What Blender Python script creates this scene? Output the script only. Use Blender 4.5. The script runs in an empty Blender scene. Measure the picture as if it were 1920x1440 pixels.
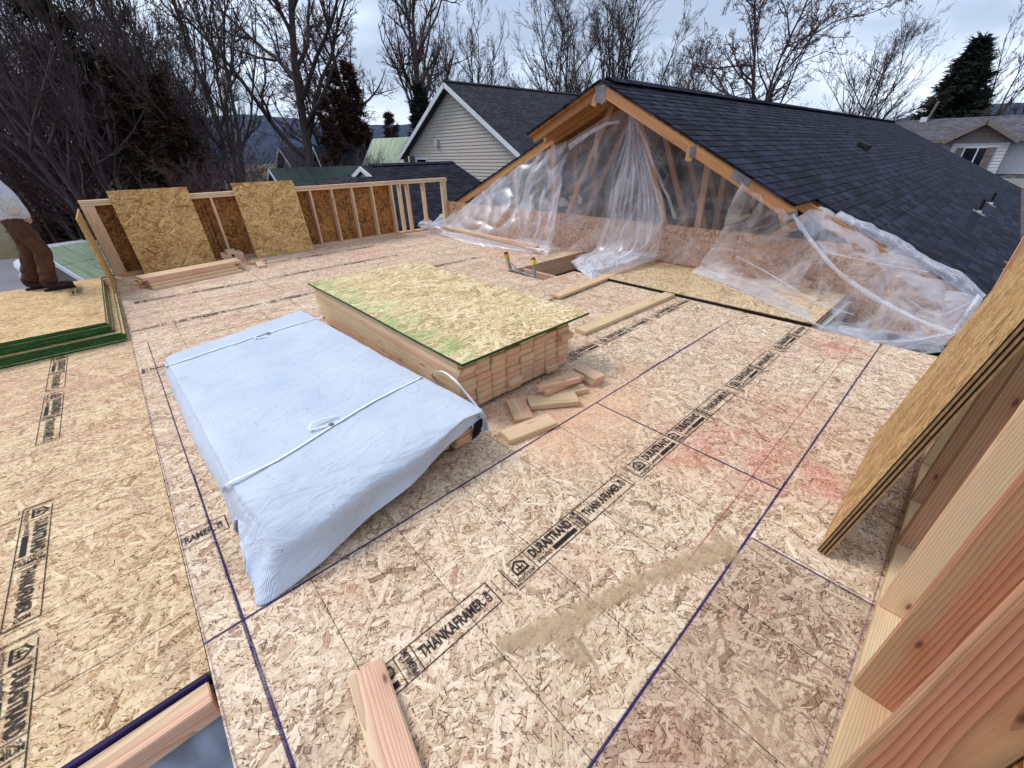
import bpy, bmesh, math, random
import numpy as np
from mathutils import Vector, Matrix, noise as mnoise
R = math.radians
scene = bpy.context.scene
COL = scene.collection
random.seed(7)

# ---------------------------------------------------------------- camera geometry (measured)
CAM_H = 1.6
_yaw, _pit, _rol, _F = R(47.97054), R(29.88127), R(-1.33453), 755.263
_f = Vector((math.cos(_pit)*math.cos(_yaw), math.cos(_pit)*math.sin(_yaw), -math.sin(_pit)))
_r0 = Vector((math.sin(_yaw), -math.cos(_yaw), 0)); _u0 = _r0.cross(_f)
_r = math.cos(_rol)*_r0 + math.sin(_rol)*_u0
_u = -math.sin(_rol)*_r0 + math.cos(_rol)*_u0
C0 = Vector((0, 0, CAM_H))
def ray(px, py): return (px-960)/_F*_r - (py-720)/_F*_u + _f
def at(px, py, x=None, y=None, z=None):
    d = ray(px, py)
    if x is not None: t = x/d.x
    elif y is not None: t = y/d.y
    else: t = (z-CAM_H)/d.z
    return C0 + t*d

cam = bpy.data.cameras.new('camera'); camo = bpy.data.objects.new('camera', cam); COL.objects.link(camo)
cam.sensor_width = 36; cam.lens = _F/1920*36; cam.clip_start = 0.02; cam.clip_end = 3000
M = Matrix((( _r.x, _u.x, -_f.x, 0), (_r.y, _u.y, -_f.y, 0), (_r.z, _u.z, -_f.z, CAM_H), (0, 0, 0, 1)))
camo.matrix_world = M
scene.camera = camo

# ---------------------------------------------------------------- object helpers
def tag(o, label=None, cat=None, group=None, kind=None):
    if label: o['label'] = label
    if cat: o['category'] = cat
    if group: o['group'] = group
    if kind: o['kind'] = kind
    return o
def link(o, parent=None):
    COL.objects.link(o)
    if parent is not None: o.parent = parent
    return o
def empty(name, loc=(0, 0, 0), rz=0):
    o = bpy.data.objects.new(name, None); o.location = loc; o.rotation_euler = (0, 0, rz)
    o.empty_display_size = .1
    return link(o)
def mesh_obj(name, verts, faces, mat, parent=None, smooth=False):
    me = bpy.data.meshes.new(name); me.from_pydata([tuple(v) for v in verts], [], faces); me.update()
    if smooth: me.polygons.foreach_set('use_smooth', [True]*len(me.polygons))
    if mat:
        me.materials.append(mat)
    return link(bpy.data.objects.new(name, me), parent)
class MB:
    """collects geometry for ONE mesh object"""
    def __init__(s): s.v = []; s.f = []
    def add(s, vs, fs):
        n = len(s.v); s.v += [Vector(v) for v in vs]; s.f += [tuple(i+n for i in f) for f in fs]
    def box(s, x0, x1, y0, y1, z0, z1):
        s.add([(x0,y0,z0),(x1,y0,z0),(x1,y1,z0),(x0,y1,z0),(x0,y0,z1),(x1,y0,z1),(x1,y1,z1),(x0,y1,z1)],
              [(3,2,1,0),(4,5,6,7),(0,1,5,4),(1,2,6,5),(2,3,7,6),(3,0,4,7)])
    def quad(s, a, b, c, d): s.add([a, b, c, d], [(0, 1, 2, 3)])
    def bar(s, p, q, w, h, up=(0, 0, 1)):
        p, q = Vector(p), Vector(q); d = (q-p).normalized(); up = Vector(up)
        a = d.cross(up).normalized()*w/2; b = a.cross(d).normalized()*h/2
        vs = [p-a-b, p+a-b, p+a+b, p-a+b, q-a-b, q+a-b, q+a+b, q-a+b]
        s.add(vs, [(0,1,2,3),(7,6,5,4),(0,4,5,1),(1,5,6,2),(2,6,7,3),(3,7,4,0)])
    def tube(s, pts, rad, n=8, cap=True):
        pts = [Vector(p) for p in pts]
        if not isinstance(rad, (list, tuple)): rad = [rad]*len(pts)
        rings = []
        for i, p in enumerate(pts):
            d = (pts[min(i+1, len(pts)-1)]-pts[max(i-1, 0)]).normalized()
            a = d.cross(Vector((0, 0, 1)) if abs(d.z) < .9 else Vector((1, 0, 0))).normalized(); b = d.cross(a)
            rings.append([p+rad[i]*(math.cos(2*math.pi*k/n)*a+math.sin(2*math.pi*k/n)*b) for k in range(n)])
        base = len(s.v)
        for r_ in rings: s.v += r_
        for i in range(len(rings)-1):
            for k in range(n):
                s.f.append((base+i*n+k, base+i*n+(k+1) % n, base+(i+1)*n+(k+1) % n, base+(i+1)*n+k))
        if cap:
            s.f.append(tuple(base+k for k in range(n))[::-1]); s.f.append(tuple(base+(len(rings)-1)*n+k for k in range(n)))
    def build(s, name, mat, parent=None, smooth=False, bevel=0):
        o = mesh_obj(name, s.v, s.f, mat, parent, smooth)
        if bevel:
            bm = bmesh.new(); bm.from_mesh(o.data)
            bmesh.ops.bevel(bm, geom=bm.edges[:], offset=bevel, segments=2, affect='EDGES', clamp_overlap=True)
            bm.to_mesh(o.data); bm.free()
        return o

_bcache = {}
def board_mesh(L, W, T, mat, bevel=.003):
    k = (round(L, 3), round(W, 3), round(T, 3), mat.name)
    if k not in _bcache:
        me = bpy.data.meshes.new('board')
        bm = bmesh.new(); bmesh.ops.create_cube(bm, size=1)
        for v in bm.verts: v.co.x *= L; v.co.y *= W; v.co.z *= T
        if bevel: bmesh.ops.bevel(bm, geom=bm.edges[:], offset=min(bevel, T*.3), segments=2, affect='EDGES', clamp_overlap=True)
        bm.to_mesh(me); bm.free(); me.materials.append(mat); _bcache[k] = me
    return _bcache[k]
def frame(origin, xd, zd):
    x = Vector(xd).normalized(); z = Vector(zd); z = (z - x*z.dot(x)).normalized(); y = z.cross(x)
    m = Matrix.Identity(4)
    for i in range(3): m[i][0] = x[i]; m[i][1] = y[i]; m[i][2] = z[i]; m[i][3] = origin[i]
    return m
def board(name, p, q, W, T, mat, up=(0, 0, 1), parent=None, bevel=.003):
    """board from p to q (centre line); W across, T along `up`"""
    p, q = Vector(p), Vector(q); L = (q-p).length
    o = bpy.data.objects.new(name, board_mesh(L, W, T, mat, bevel)); link(o, parent)
    o.matrix_local = frame((p+q)/2, q-p, up)
    return o

# ---------------------------------------------------------------- material helpers
def lin(c):
    f = lambda u: u/12.92 if u <= .04045 else ((u+.055)/1.055)**2.4
    return tuple(f(x/255) for x in c) + (1,)
class NT:
    def __init__(s, name, world=False):
        s.m = bpy.data.materials.new(name); s.m.use_nodes = True; s.t = s.m.node_tree; s.t.nodes.clear()
        s.out = s.t.nodes.new('ShaderNodeOutputMaterial')
    def n(s, typ, ins=None, **props):
        nd = s.t.nodes.new('ShaderNode'+typ)
        for k, v in props.items(): setattr(nd, k, v)
        for k, v in (ins or {}).items(): s.set(nd.inputs[k], v)
        return nd
    def set(s, sock, v):
        if isinstance(v, bpy.types.NodeSocket): s.t.links.new(v, sock)
        else:
            try: sock.default_value = v
            except Exception: sock.default_value = tuple(v)[:len(sock.default_value)] if hasattr(sock.default_value, '__len__') else v
    def m_(s, op, a, b=0, c=0, clamp=False):
        nd = s.t.nodes.new('ShaderNodeMath'); nd.operation = op; nd.use_clamp = clamp
        for i, v in enumerate((a, b, c)): s.set(nd.inputs[i], v)
        return nd.outputs[0]
    def v_(s, op, a, b=(0, 0, 0), scale=None):
        nd = s.t.nodes.new('ShaderNodeVectorMath'); nd.operation = op
        s.set(nd.inputs[0], a); s.set(nd.inputs[1], b)
        if scale is not None: s.set(nd.inputs['Scale'], scale)
        return nd.outputs['Value'] if op in ('LENGTH', 'DOT_PRODUCT') else nd.outputs[0]
    def sep(s, v): nd = s.n('SeparateXYZ', {0: v}); return nd.outputs
    def comb(s, x=0, y=0, z=0): return s.n('CombineXYZ', {0: x, 1: y, 2: z}).outputs[0]
    def noise(s, vec, scale=1, detail=2, rough=.5, dist=0, col=False, dim='3D'):
        nd = s.n('TexNoise', noise_dimensions=dim); s.set(nd.inputs['Vector'], vec)
        nd.inputs['Scale'].default_value = scale; nd.inputs['Detail'].default_value = detail
        nd.inputs['Roughness'].default_value = rough; nd.inputs['Distortion'].default_value = dist
        return nd.outputs['Color' if col else 'Fac']
    def ramp(s, fac, stops, interp='LINEAR'):
        nd = s.n('ValToRGB', {0: fac}); cr = nd.color_ramp; cr.interpolation = interp
        while len(cr.elements) < len(stops): cr.elements.new(.5)
        for e, (p, c) in zip(cr.elements, stops):
            e.position = p; e.color = c if len(c) == 4 else lin(c)
        return nd.outputs[0]
    def mix(s, fac, a, b, mode='MIX'):
        nd = s.n('Mix', data_type='RGBA', blend_type=mode); s.set(nd.inputs[0], fac); s.set(nd.inputs[6], a); s.set(nd.inputs[7], b)
        return nd.outputs[2]
    def mapr(s, v, a, b, c=0, d=1, smooth=False):
        nd = s.n('MapRange', {0: v, 1: a, 2: b, 3: c, 4: d}); nd.clamp = True
        if smooth: nd.interpolation_type = 'SMOOTHSTEP'
        return nd.outputs[0]
    def obj(s, rnd=True, k=37.0):
        c = s.n('TexCoord').outputs['Object']
        if not rnd: return c
        r = s.n('ObjectInfo').outputs['Random']
        return s.v_('ADD', c, s.comb(s.m_('MULTIPLY', r, k), s.m_('MULTIPLY', r, k*1.7), s.m_('MULTIPLY', r, k*.6)))
    def rand(s): return s.n('ObjectInfo').outputs['Random']
    def bsdf(s, color, rough=.8, bump=None, bstr=.3, bdist=.01, spec=.3, metal=0, extra=None):
        b = s.n('BsdfPrincipled'); s.set(b.inputs['Base Color'], color); s.set(b.inputs['Roughness'], rough)
        b.inputs['Specular IOR Level'].default_value = spec; b.inputs['Metallic'].default_value = metal
        if bump is not None:
            bn = s.n('Bump', {'Height': bump, 'Strength': bstr, 'Distance': bdist}); s.t.links.new(bn.outputs[0], b.inputs['Normal'])
        for k, v in (extra or {}).items(): s.set(b.inputs[k], v)
        return b.outputs[0]
    def end(s, sh): s.t.links.new(sh, s.out.inputs['Surface']); return s.m
def plain(name, c, rough=.7, spec=.3, metal=0, var=.12, scale=8, bstr=.1):
    n = NT(name); P = n.obj()
    k = n.noise(P, scale, 4, .6)
    col = n.mix(n.mapr(k, .3, .7), lin(c), lin(tuple(x*(1-var*2) for x in c)))
    return n.end(n.bsdf(col, rough, n.noise(P, scale*6, 3), bstr, .005, spec, metal))

def osb(name, ramp, base=0.0, spread=6.28, scale=1.0, dark=.0, extra=None, rnd=True, tint=None, bstr=.35, upright=False):
    """oriented strand board: layers of rectangular wood strands, each with its own angle and tone"""
    n = NT(name)
    P0 = n.obj(rnd)
    o = n.sep(P0); P = n.comb(o[1] if upright else o[0], o[2] if upright else o[1], 0)
    wob = n.v_('SCALE', n.v_('SUBTRACT', n.noise(P, 14, 2, .6, col=True), (.5, .5, .5)), scale=.016)
    P = n.v_('ADD', P, wob)
    # fine base
    vb = n.n('TexVoronoi', {'Scale': 1.0}, voronoi_dimensions='2D')
    n.set(vb.inputs['Vector'], n.v_('MULTIPLY', P, (26/scale, 95/scale, 1)))
    cb = n.sep(vb.outputs['Color'])
    cur = n.comb(0, n.m_('MULTIPLY', vb.outputs['Distance'], 1.3), cb[0])
    layers = [(.075, .055, .0090), (.045, .03, .0045), (.07, .05, .012), (.085, .075, .0075), (.035, .024, .004), (.09, .07, .0095), (.05, .038, .0045), (.12, .085, .0095)]
    for i, (cell, L, W) in enumerate(layers):
        cell *= scale; L *= scale; W *= scale
        v = n.v_('ADD', P, (i*3.71+.3, i*1.93+.7, 0))
        vo = n.n('TexVoronoi', {'Scale': 1/cell}, voronoi_dimensions='2D'); n.set(vo.inputs['Vector'], v)
        c = n.sep(vo.outputs['Color'])
        d = n.v_('SUBTRACT', v, vo.outputs['Position'])
        ds = n.sep(d)
        sp = spread if i % 3 else min(6.28, spread*2.2)
        ang = n.m_('ADD', n.m_('MULTIPLY', n.m_('SUBTRACT', c[0], .5), sp), base)
        ca, sa = n.m_('COSINE', ang), n.m_('SINE', ang)
        lx = n.m_('ADD', n.m_('MULTIPLY', ds[0], ca), n.m_('MULTIPLY', ds[1], sa))
        ly = n.m_('SUBTRACT', n.m_('MULTIPLY', ds[1], ca), n.m_('MULTIPLY', ds[0], sa))
        nx = n.m_('DIVIDE', lx, n.m_('MULTIPLY_ADD', c[1], L*.7, L*.5))
        ny = n.m_('DIVIDE', ly, n.m_('MULTIPLY_ADD', c[2], W*1.1, W*.35))
        mk = n.m_('MULTIPLY', n.m_('LESS_THAN', n.m_('ABSOLUTE', nx), 1), n.m_('LESS_THAN', n.m_('ABSOLUTE', ny), 1))
        rnd_ = n.m_('FRACT', n.m_('MULTIPLY', n.m_('ADD', c[1], c[2]), 7.13))
        new = n.comb(nx, ny, rnd_)
        mx = n.n('Mix', data_type='VECTOR'); n.set(mx.inputs[0], mk); n.set(mx.inputs[4], cur); n.set(mx.inputs[5], new)
        cur = mx.outputs[1]
    cs = n.sep(cur)
    tone = cs[2]
    grain = n.noise(n.comb(n.m_('MULTIPLY', cs[0], 1.2), n.m_('MULTIPLY', cs[1], 5), n.m_('MULTIPLY', tone, 60)), 1.6, 3, .7)
    edge = n.mapr(n.m_('MAXIMUM', n.m_('ABSOLUTE', cs[1]), n.m_('ABSOLUTE', cs[0])), .72, 1.0, 0, 1)
    fine = n.noise(n.v_('MULTIPLY', P, (60, 240, 1)), 1, 3, .7)
    patch = n.noise(P, 2.3, 3, .6)
    t = n.m_('ADD', n.m_('MULTIPLY', n.m_('POWER', tone, .8), .46), n.m_('MULTIPLY', grain, .34))
    t = n.m_('ADD', t, n.m_('MULTIPLY', n.m_('SUBTRACT', fine, .5), .42))
    t = n.m_('ADD', t, n.m_('MULTIPLY', n.m_('SUBTRACT', patch, .5), .30))
    t = n.m_('SUBTRACT', n.m_('ADD', t, .125), n.m_('MULTIPLY', n.m_('MULTIPLY', edge, n.mapr(fine, .35, .6)), .26))
    # torn gaps between strands: short thin dark slivers in every direction
    for (cell, W_, s_) in ((.023, .0019, .42), (.030, .0011, .34), (.012, .0016, .40)):
        cell *= scale; v = n.v_('ADD', P, (s_*9, cell*50, 0))
        vo = n.n('TexVoronoi', {'Scale': 1/cell}, voronoi_dimensions='2D'); n.set(vo.inputs['Vector'], v)
        c = n.sep(vo.outputs['Color']); ds = n.sep(n.v_('SUBTRACT', v, vo.outputs['Position'])); ang = n.m_('ADD', n.m_('MULTIPLY', n.m_('SUBTRACT', c[0], .5), spread*1.2), base)
        ly = n.m_('SUBTRACT', n.m_('MULTIPLY', ds[1], n.m_('COSINE', ang)), n.m_('MULTIPLY', ds[0], n.m_('SINE', ang)))
        mk = n.m_('MULTIPLY', n.mapr(n.m_('ABSOLUTE', ly), W_*.5*scale, W_*1.3*scale, 1, 0), n.m_('GREATER_THAN', c[1], .52))
        t = n.m_('SUBTRACT', t, n.m_('MULTIPLY', mk, n.m_('MULTIPLY', c[2], s_)))
    t = n.m_('MULTIPLY_ADD', t, 1.22, -.125-dark, clamp=True)
    col = n.ramp(t, ramp)
    red = n.m_('GREATER_THAN', n.m_('FRACT', n.m_('MULTIPLY', tone, 17.3)), .93)
    col = n.mix(n.m_('MULTIPLY', red, .35), col, lin((172, 124, 98)))
    # small black bark flecks
    fl = n.mapr(n.noise(n.v_('MULTIPLY', P, (35, 80, 1)), 1, 2, .5), .74, .79, 0, .8)
    col = n.mix(fl, col, lin((92, 62, 48)))
    if extra: col = extra(n, col, P, P0, patch)
    h = n.m_('SUBTRACT', n.m_('MULTIPLY', tone, .8), n.m_('MULTIPLY', edge, .5))
    return n.end(n.bsdf(col, .72, h, bstr, .0015, .25))

def wood(name, early, late, rings=85, var=.25, dirt=0.0, sap=(226, 204, 164)):
    """solid wood: rings round a pith line off the board, so faces show grain and ends show arcs"""
    n = NT(name)
    r = n.rand(); P = n.n('TexCoord').outputs['Object']; s = n.sep(P)
    r2 = n.m_('FRACT', n.m_('MULTIPLY', r, 13.7)); r3 = n.m_('FRACT', n.m_('MULTIPLY', r, 57.3))
    wx = n.comb(n.m_('MULTIPLY_ADD', s[0], .55, n.m_('MULTIPLY', r, 50)), n.m_('MULTIPLY', s[1], 2.2), n.m_('MULTIPLY', s[2], 2.2))
    wn = n.sep(n.noise(wx, 1.5, 2, .5, col=True))
    py = n.m_('ADD', s[1], n.m_('ADD', n.m_('MULTIPLY', n.m_('SUBTRACT', r2, .5), .12), n.m_('MULTIPLY', n.m_('SUBTRACT', wn[0], .5), .07)))
    pz = n.m_('ADD', s[2], n.m_('ADD', n.m_('MULTIPLY_ADD', r3, .05, .022), n.m_('MULTIPLY', n.m_('SUBTRACT', wn[1], .5), .07)))
    rad = n.m_('SQRT', n.m_('ADD', n.m_('MULTIPLY', py, py), n.m_('MULTIPLY', pz, pz)))
    rad = n.m_('ADD', rad, n.m_('MULTIPLY', n.noise(n.v_('MULTIPLY', P, (3, 25, 25)), 1, 2), .006))
    ring = n.m_('FRACT', n.m_('MULTIPLY', rad, rings*1.6))
    ring = n.m_('POWER', ring, 2.2)
    fib = n.noise(n.v_('MULTIPLY', P, (6, 260, 260)), 1, 3, .6)
    sp_ = n.noise(n.comb(n.m_('MULTIPLY_ADD', s[0], .35, n.m_('MULTIPLY', r3, 40)), n.m_('MULTIPLY', s[1], 13), n.m_('MULTIPLY', s[2], 13)), 1, 2, .5)
    sk = n.mapr(sp_, .44, .58, 0, .85)
    ec = n.mix(sk, lin(early), lin(sap)); lc = n.mix(sk, lin(late), lin(tuple(c*.78 for c in sap)))
    col = n.mix(n.m_('MULTIPLY', ring, .8), ec, lc)
    col = n.mix(n.mapr(fib, .35, .7, 0, .18), col, lin(tuple(c*.78 for c in late)))
    # whole-board tint variation
    tint = n.ramp(r2, [(0, (1.0, 1.0, 1.0, 1)), (.35, (1.0, .94, .91, 1)), (.7, (.97, .86, .82, 1)), (1, (.93, .93, .86, 1))])
    col = n.mix(1.0, col, tint, 'MULTIPLY')
    # knots
    kv = n.n('TexVoronoi', {'Scale': 1.0}, voronoi_dimensions='2D'); n.set(kv.inputs['Vector'], n.comb(n.m_('MULTIPLY_ADD', s[0], 3.4, n.m_('MULTIPLY', r, 31)), n.m_('MULTIPLY_ADD', n.m_('ADD', s[1], s[2]), 9, n.m_('MULTIPLY', r2, 17)), 0))
    kc = n.sep(kv.outputs['Color'])
    kn = n.m_('MULTIPLY', n.mapr(kv.outputs['Distance'], .03, .085, 1, 0), n.m_('GREATER_THAN', kc[0], .88))
    kh = n.m_('MULTIPLY', n.mapr(kv.outputs['Distance'], .06, .30, 1, 0), n.m_('GREATER_THAN', kc[0], .88))
    col = n.mix(n.m_('MULTIPLY', kh, .35), col, lin((168, 104, 66)))
    col = n.mix(n.m_('MULTIPLY', kn, .8), col, lin((84, 46, 30)))
    big = n.noise(n.v_('MULTIPLY', P, (1.6, 6, 6)), 1, 3, .6)
    col = n.mix(n.mapr(big, .5, .75, 0, .25+dirt), col, lin(tuple(c*.72 for c in late)))
    return n.end(n.bsdf(col, .62, n.m_('ADD', n.m_('MULTIPLY', ring, .4), fib), .12, .001, .3))
# ---------------------------------------------------------------- materials
def blot(n, P0, spots, seed=0, soft=False):
    """soft noisy blotches at given floor positions -> 0..1"""
    nz = n.noise(P0, 5, 4, .7); tot = None
    for (cx, cy, rr, st) in spots:
        d = n.v_('LENGTH', n.v_('SUBTRACT', n.comb(n.sep(P0)[0], n.sep(P0)[1], 0), (cx, cy, 0)))
        k = n.m_('MULTIPLY', n.mapr(d, 0, rr, 1, 0, True), st)
        tot = k if tot is None else n.m_('MAXIMUM', tot, k)
    nf = n.noise(n.v_('MULTIPLY', P0, (40, 70, 1)), 1, 3, .7)
    if soft: return n.m_('MULTIPLY', tot, n.m_('MULTIPLY', n.mapr(nz, .30, .55, .25, 1), n.mapr(nf, .25, .6, .55, 1)), clamp=True)
    return n.m_('MULTIPLY', tot, n.m_('MULTIPLY', n.mapr(nz, .32, .60), n.mapr(nf, .3, .62)), clamp=True)
RED = [(at(*p, z=0).x, at(*p, z=0).y, r_, s_) for p, r_, s_ in [((1565, 655), .42, 1.0), ((1400, 850), .55, 1.0), ((1330, 845), .45, .9), ((1540, 905), .32, 1.0),
       ((1250, 1385), .18, .5), ((1480, 770), .5, .4), ((940, 478), .5, .8), ((1060, 520), .5, .4), ((1310, 1340), .15, .3), ((700, 470), .9, .3), ((400, 660), .6, .35), ((1430, 660), .5, .3)]]
SAW = [(at(*p, z=0).x, at(*p, z=0).y, r_, s_) for p, r_, s_ in [((1110, 742), .75, 1.1), ((1060, 800), .65, 1.1), ((940, 780), .35, .9), ((1180, 700), .4, .7), ((1290, 880), .35, .5), ((1010, 760), .5, .9)]]
DIRT = [(at(*p, z=0).x, at(*p, z=0).y, r_, s_) for p, r_, s_ in [((600, 1390), .16, .8), ((640, 495), .25, .8), ((890, 495), .35, .6), ((780, 520), .4, .4), ((620, 480), .7, .35), ((900, 455), .6, .4)]]
def floor_extra(n, col, P, P0, patch):
    W = n.n('NewGeometry').outputs['Position']; W = n.v_('MULTIPLY', W, (1, 1, 0))
    # far boards weathered pink-grey
    col = n.mix(n.m_('MULTIPLY', n.mapr(n.noise(W, .55, 3, .6), .4, .65), .42), col, n.mix(1.0, col, (.95, .82, .78, 1), 'MULTIPLY'))
    sc = n.noise(n.v_('ADD', n.v_('MULTIPLY', W, (3.2, 1.5, 1)), (7, 3, 0)), 1, 5, .7)
    col = n.mix(n.mapr(sc, .54, .72, 0, .34), col, lin((150, 122, 102)))
    gr = n.noise(n.v_('MULTIPLY', W, (1.1, 1.1, 1)), 1, 4, .65)
    col = n.mix(n.mapr(gr, .52, .7, 0, .20), col, lin((196, 140, 126)))
    wy = n.sep(W)[1]
    st = n.noise(n.v_('MULTIPLY', W, (.55, 7, 1)), 1, 4, .65)
    col = n.mix(n.m_('MULTIPLY', n.mapr(st, .46, .68), n.mapr(wy, 2.6, 5.0, 0, .55)), col, lin((190, 134, 118)))
    st2 = n.noise(n.v_('ADD', n.v_('MULTIPLY', W, (.8, 16, 1)), (3, 1, 0)), 1, 3, .7)
    col = n.mix(n.m_('MULTIPLY', n.mapr(st2, .56, .72), n.mapr(wy, 2.6, 5.0, 0, .5)), col, lin((128, 92, 76)))
    col = n.mix(n.m_('MULTIPLY', blot(n, W, SAW, soft=True), .78), col, lin((218, 172, 136)))
    col = n.mix(n.m_('MULTIPLY', blot(n, W, RED), .88), col, lin((186, 84, 80)))
    col = n.mix(n.m_('MULTIPLY', blot(n, W, DIRT), .6), col, lin((96, 84, 72)))
    return col
CREAM = [(.0, (84, 62, 46)), (.14, (138, 109, 86)), (.29, (182, 154, 126)), (.48, (209, 185, 156)), (.70, (227, 207, 179)), (1, (246, 234, 210))]
BROWN = [(.0, (78, 56, 42)), (.2, (126, 98, 78)), (.42, (168, 140, 116)), (.62, (192, 167, 142)), (.82, (212, 191, 165)), (1, (232, 216, 190))]
GOLD = [(.0, (92, 64, 36)), (.18, (146, 108, 66)), (.36, (184, 148, 98)), (.56, (202, 170, 120)), (.78, (218, 192, 144)), (1, (236, 216, 176))]
STRAW = [(.0, (104, 84, 50)), (.18, (158, 130, 88)), (.36, (196, 168, 120)), (.56, (214, 192, 148)), (.78, (230, 214, 174)), (1, (244, 234, 204))]
DUSTY = [(.0, (92, 68, 46)), (.16, (146, 114, 84)), (.34, (188, 158, 118)), (.54, (208, 184, 146)), (.76, (222, 202, 164)), (1, (238, 224, 190))]
AMBER = [(.0, (62, 34, 14)), (.2, (108, 64, 30)), (.42, (152, 98, 48)), (.66, (184, 128, 70)), (1, (216, 168, 104))]
RUST = [(.0, (96, 62, 44)), (.2, (140, 98, 70)), (.45, (178, 132, 98)), (.7, (204, 164, 124)), (1, (228, 196, 156))]
M_floor = osb('subfloor strand board', CREAM, base=.15, spread=2.6, extra=floor_extra)
def floor_extra_b(n, col, P, P0, patch):
    W = n.v_('MULTIPLY', n.n('NewGeometry').outputs['Position'], (1, 1, 0))
    k = n.noise(W, 1.6, 4, .65); col = n.mix(n.mapr(k, .5, .68, 0, .35), col, lin((206, 184, 156)))
    return n.mix(n.m_('MULTIPLY', blot(n, W, RED), .5), col, lin((178, 96, 86)))
M_floor_b = osb('subfloor strand board brown', BROWN, base=1.2, spread=4.5, extra=floor_extra_b)
M_floor_g = osb('subfloor strand board golden', [(p, tuple(int(a*.45+b*.55) for a, b in zip(c, d[1]))) for (p, c), d in zip(CREAM, [GOLD[0], GOLD[1], GOLD[2], GOLD[3], GOLD[4], GOLD[5]])], base=.9, spread=4.2, extra=floor_extra)
def green_spray(n, col, P, P0, patch):
    o = n.sep(P0)
    x = n.sep(n.n('TexCoord').outputs['Object'])[0]
    k = n.m_('MULTIPLY', n.mapr(x, -.62, -.2, 1, 0, True), n.mapr(n.noise(P0, 4.5, 3, .6), .38, .62))
    return n.mix(n.m_('MULTIPLY', k, .55), col, lin((112, 158, 84)))
M_top = osb('cover sheet strand board', STRAW, base=.1, spread=1.8, extra=green_spray, scale=1.5)
M_wallosb = osb('wall sheathing strand board', [(p, tuple(int(a*.93) for a in c)) for p, c in AMBER], base=1.5, spread=2.4, scale=1.5)
M_lean = osb('leaning strand board', [(p, (c[0], int(c[1]*.965), int(c[2]*.88))) for p, c in GOLD], base=.0, spread=2.2, scale=1.6)
M_stack = osb('stacked subfloor strand board', GOLD, base=.2, spread=2.0)
M_gable = osb('gable strand board', RUST, base=.2, spread=2.6)
M_gablev = osb('upright gable strand board', RUST, base=.2, spread=2.6, upright=True, scale=1.6)
M_soffit = osb('roof strand board', AMBER, base=.4, spread=3.0)
M_fgosb = osb('weathered strand board', [(.0, (84, 58, 32)), (.2, (136, 100, 60)), (.42, (172, 134, 84)), (.62, (190, 154, 102)), (.82, (212, 180, 128)), (1, (232, 208, 160))], base=1.35, spread=1.1, scale=1.35)
M_wood = wood('fresh fir lumber', (226, 188, 160), (184, 126, 98))
M_woodp = wood('pale fir lumber', (232, 204, 170), (198, 152, 114))
M_woodo = wood('old orange lumber', (184, 136, 92), (138, 94, 58), dirt=.15, sap=(198, 156, 104))
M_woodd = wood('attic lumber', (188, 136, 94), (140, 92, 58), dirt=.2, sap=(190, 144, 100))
M_woodg = wood('foreground stud lumber', (206, 154, 124), (142, 92, 68), rings=55, sap=(200, 174, 138))
M_green = plain('green sealed panel edge', (22, 102, 38), .55, var=.25)
M_edge = osb('raw panel edge', BROWN, base=0, spread=.3, scale=.4)
M_black = plain('black', (14, 14, 18), .7)
M_drywall = plain('grey drywall', (176, 176, 172), .85, var=.04)
M_metal = plain('galvanised plate', (136, 138, 142), .45, .5, metal=.8)
M_alum = plain('aluminium', (186, 186, 184), .35, .5, metal=.7)
M_yellow = plain('yellow plastic', (222, 184, 40), .5)
M_white = plain('white painted trim', (222, 226, 232), .5, var=.04)
M_strap = plain('white polyester strap', (226, 232, 240), .5, var=.03)
M_dark = plain('dark window glass', (24, 30, 38), .12, .6, var=.1)

def ink_mat(name, c, thr=.42, cover=.9):
    n = NT(name); P = n.n('NewGeometry').outputs['Position']
    k = n.noise(n.v_('MULTIPLY', P, (160, 160, 1)), 1, 3, .7)
    k2 = n.noise(n.v_('MULTIPLY', P, (9, 9, 1)), 1, 2, .6)
    a = n.m_('MULTIPLY', n.mapr(n.m_('ADD', k, n.m_('MULTIPLY', n.m_('SUBTRACT', k2, .5), .5)), thr-.06, thr+.06), cover)
    tr = n.n('BsdfTransparent').outputs[0]; b = n.bsdf(lin(c), .8)
    return n.end(n.n('MixShader', {0: a, 1: tr, 2: b}).outputs[0])
M_ink = ink_mat('printed black ink', (38, 32, 32), .36)
M_line = ink_mat('printed guide line', (58, 46, 42), .40, .85)
M_seam = plain('dark panel seam', (40, 28, 24), .9)  # even dark brown for panel joints and nailed lines
def chalk_mat(name, c, w=.3):
    n = NT(name); uv = n.n('TexCoord').outputs['UV']; s = n.sep(uv)
    e = n.m_('ABSOLUTE', n.m_('MULTIPLY', n.m_('SUBTRACT', s[1], .5), 2))
    nz = n.noise(n.comb(n.m_('MULTIPLY', s[0], 90), n.m_('MULTIPLY', s[1], 3), 0), 1, 3, .7)
    broad = n.noise(n.comb(n.m_('MULTIPLY', s[0], 2.3), 3, 0), 1, 2, .6)
    core = n.mapr(n.m_('ADD', e, n.m_('MULTIPLY', n.m_('SUBTRACT', nz, .5), .5)), w, w+.18, 1, 0)
    halo = n.m_('MULTIPLY', n.mapr(e, .1, 1, .5, 0), n.mapr(nz, .4, .65))
    a = n.m_('MULTIPLY', n.m_('MAXIMUM', core, halo), n.mapr(broad, .25, .6, .45, .95))
    tr = n.n('BsdfTransparent').outputs[0]; b = n.bsdf(lin(c), .9)
    return n.end(n.n('MixShader', {0: a, 1: tr, 2: b}).outputs[0])
M_purple = chalk_mat('purple chalk line', (44, 30, 92))
M_purplef = chalk_mat('faint purple chalk line', (128, 96, 120), .02)
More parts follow.
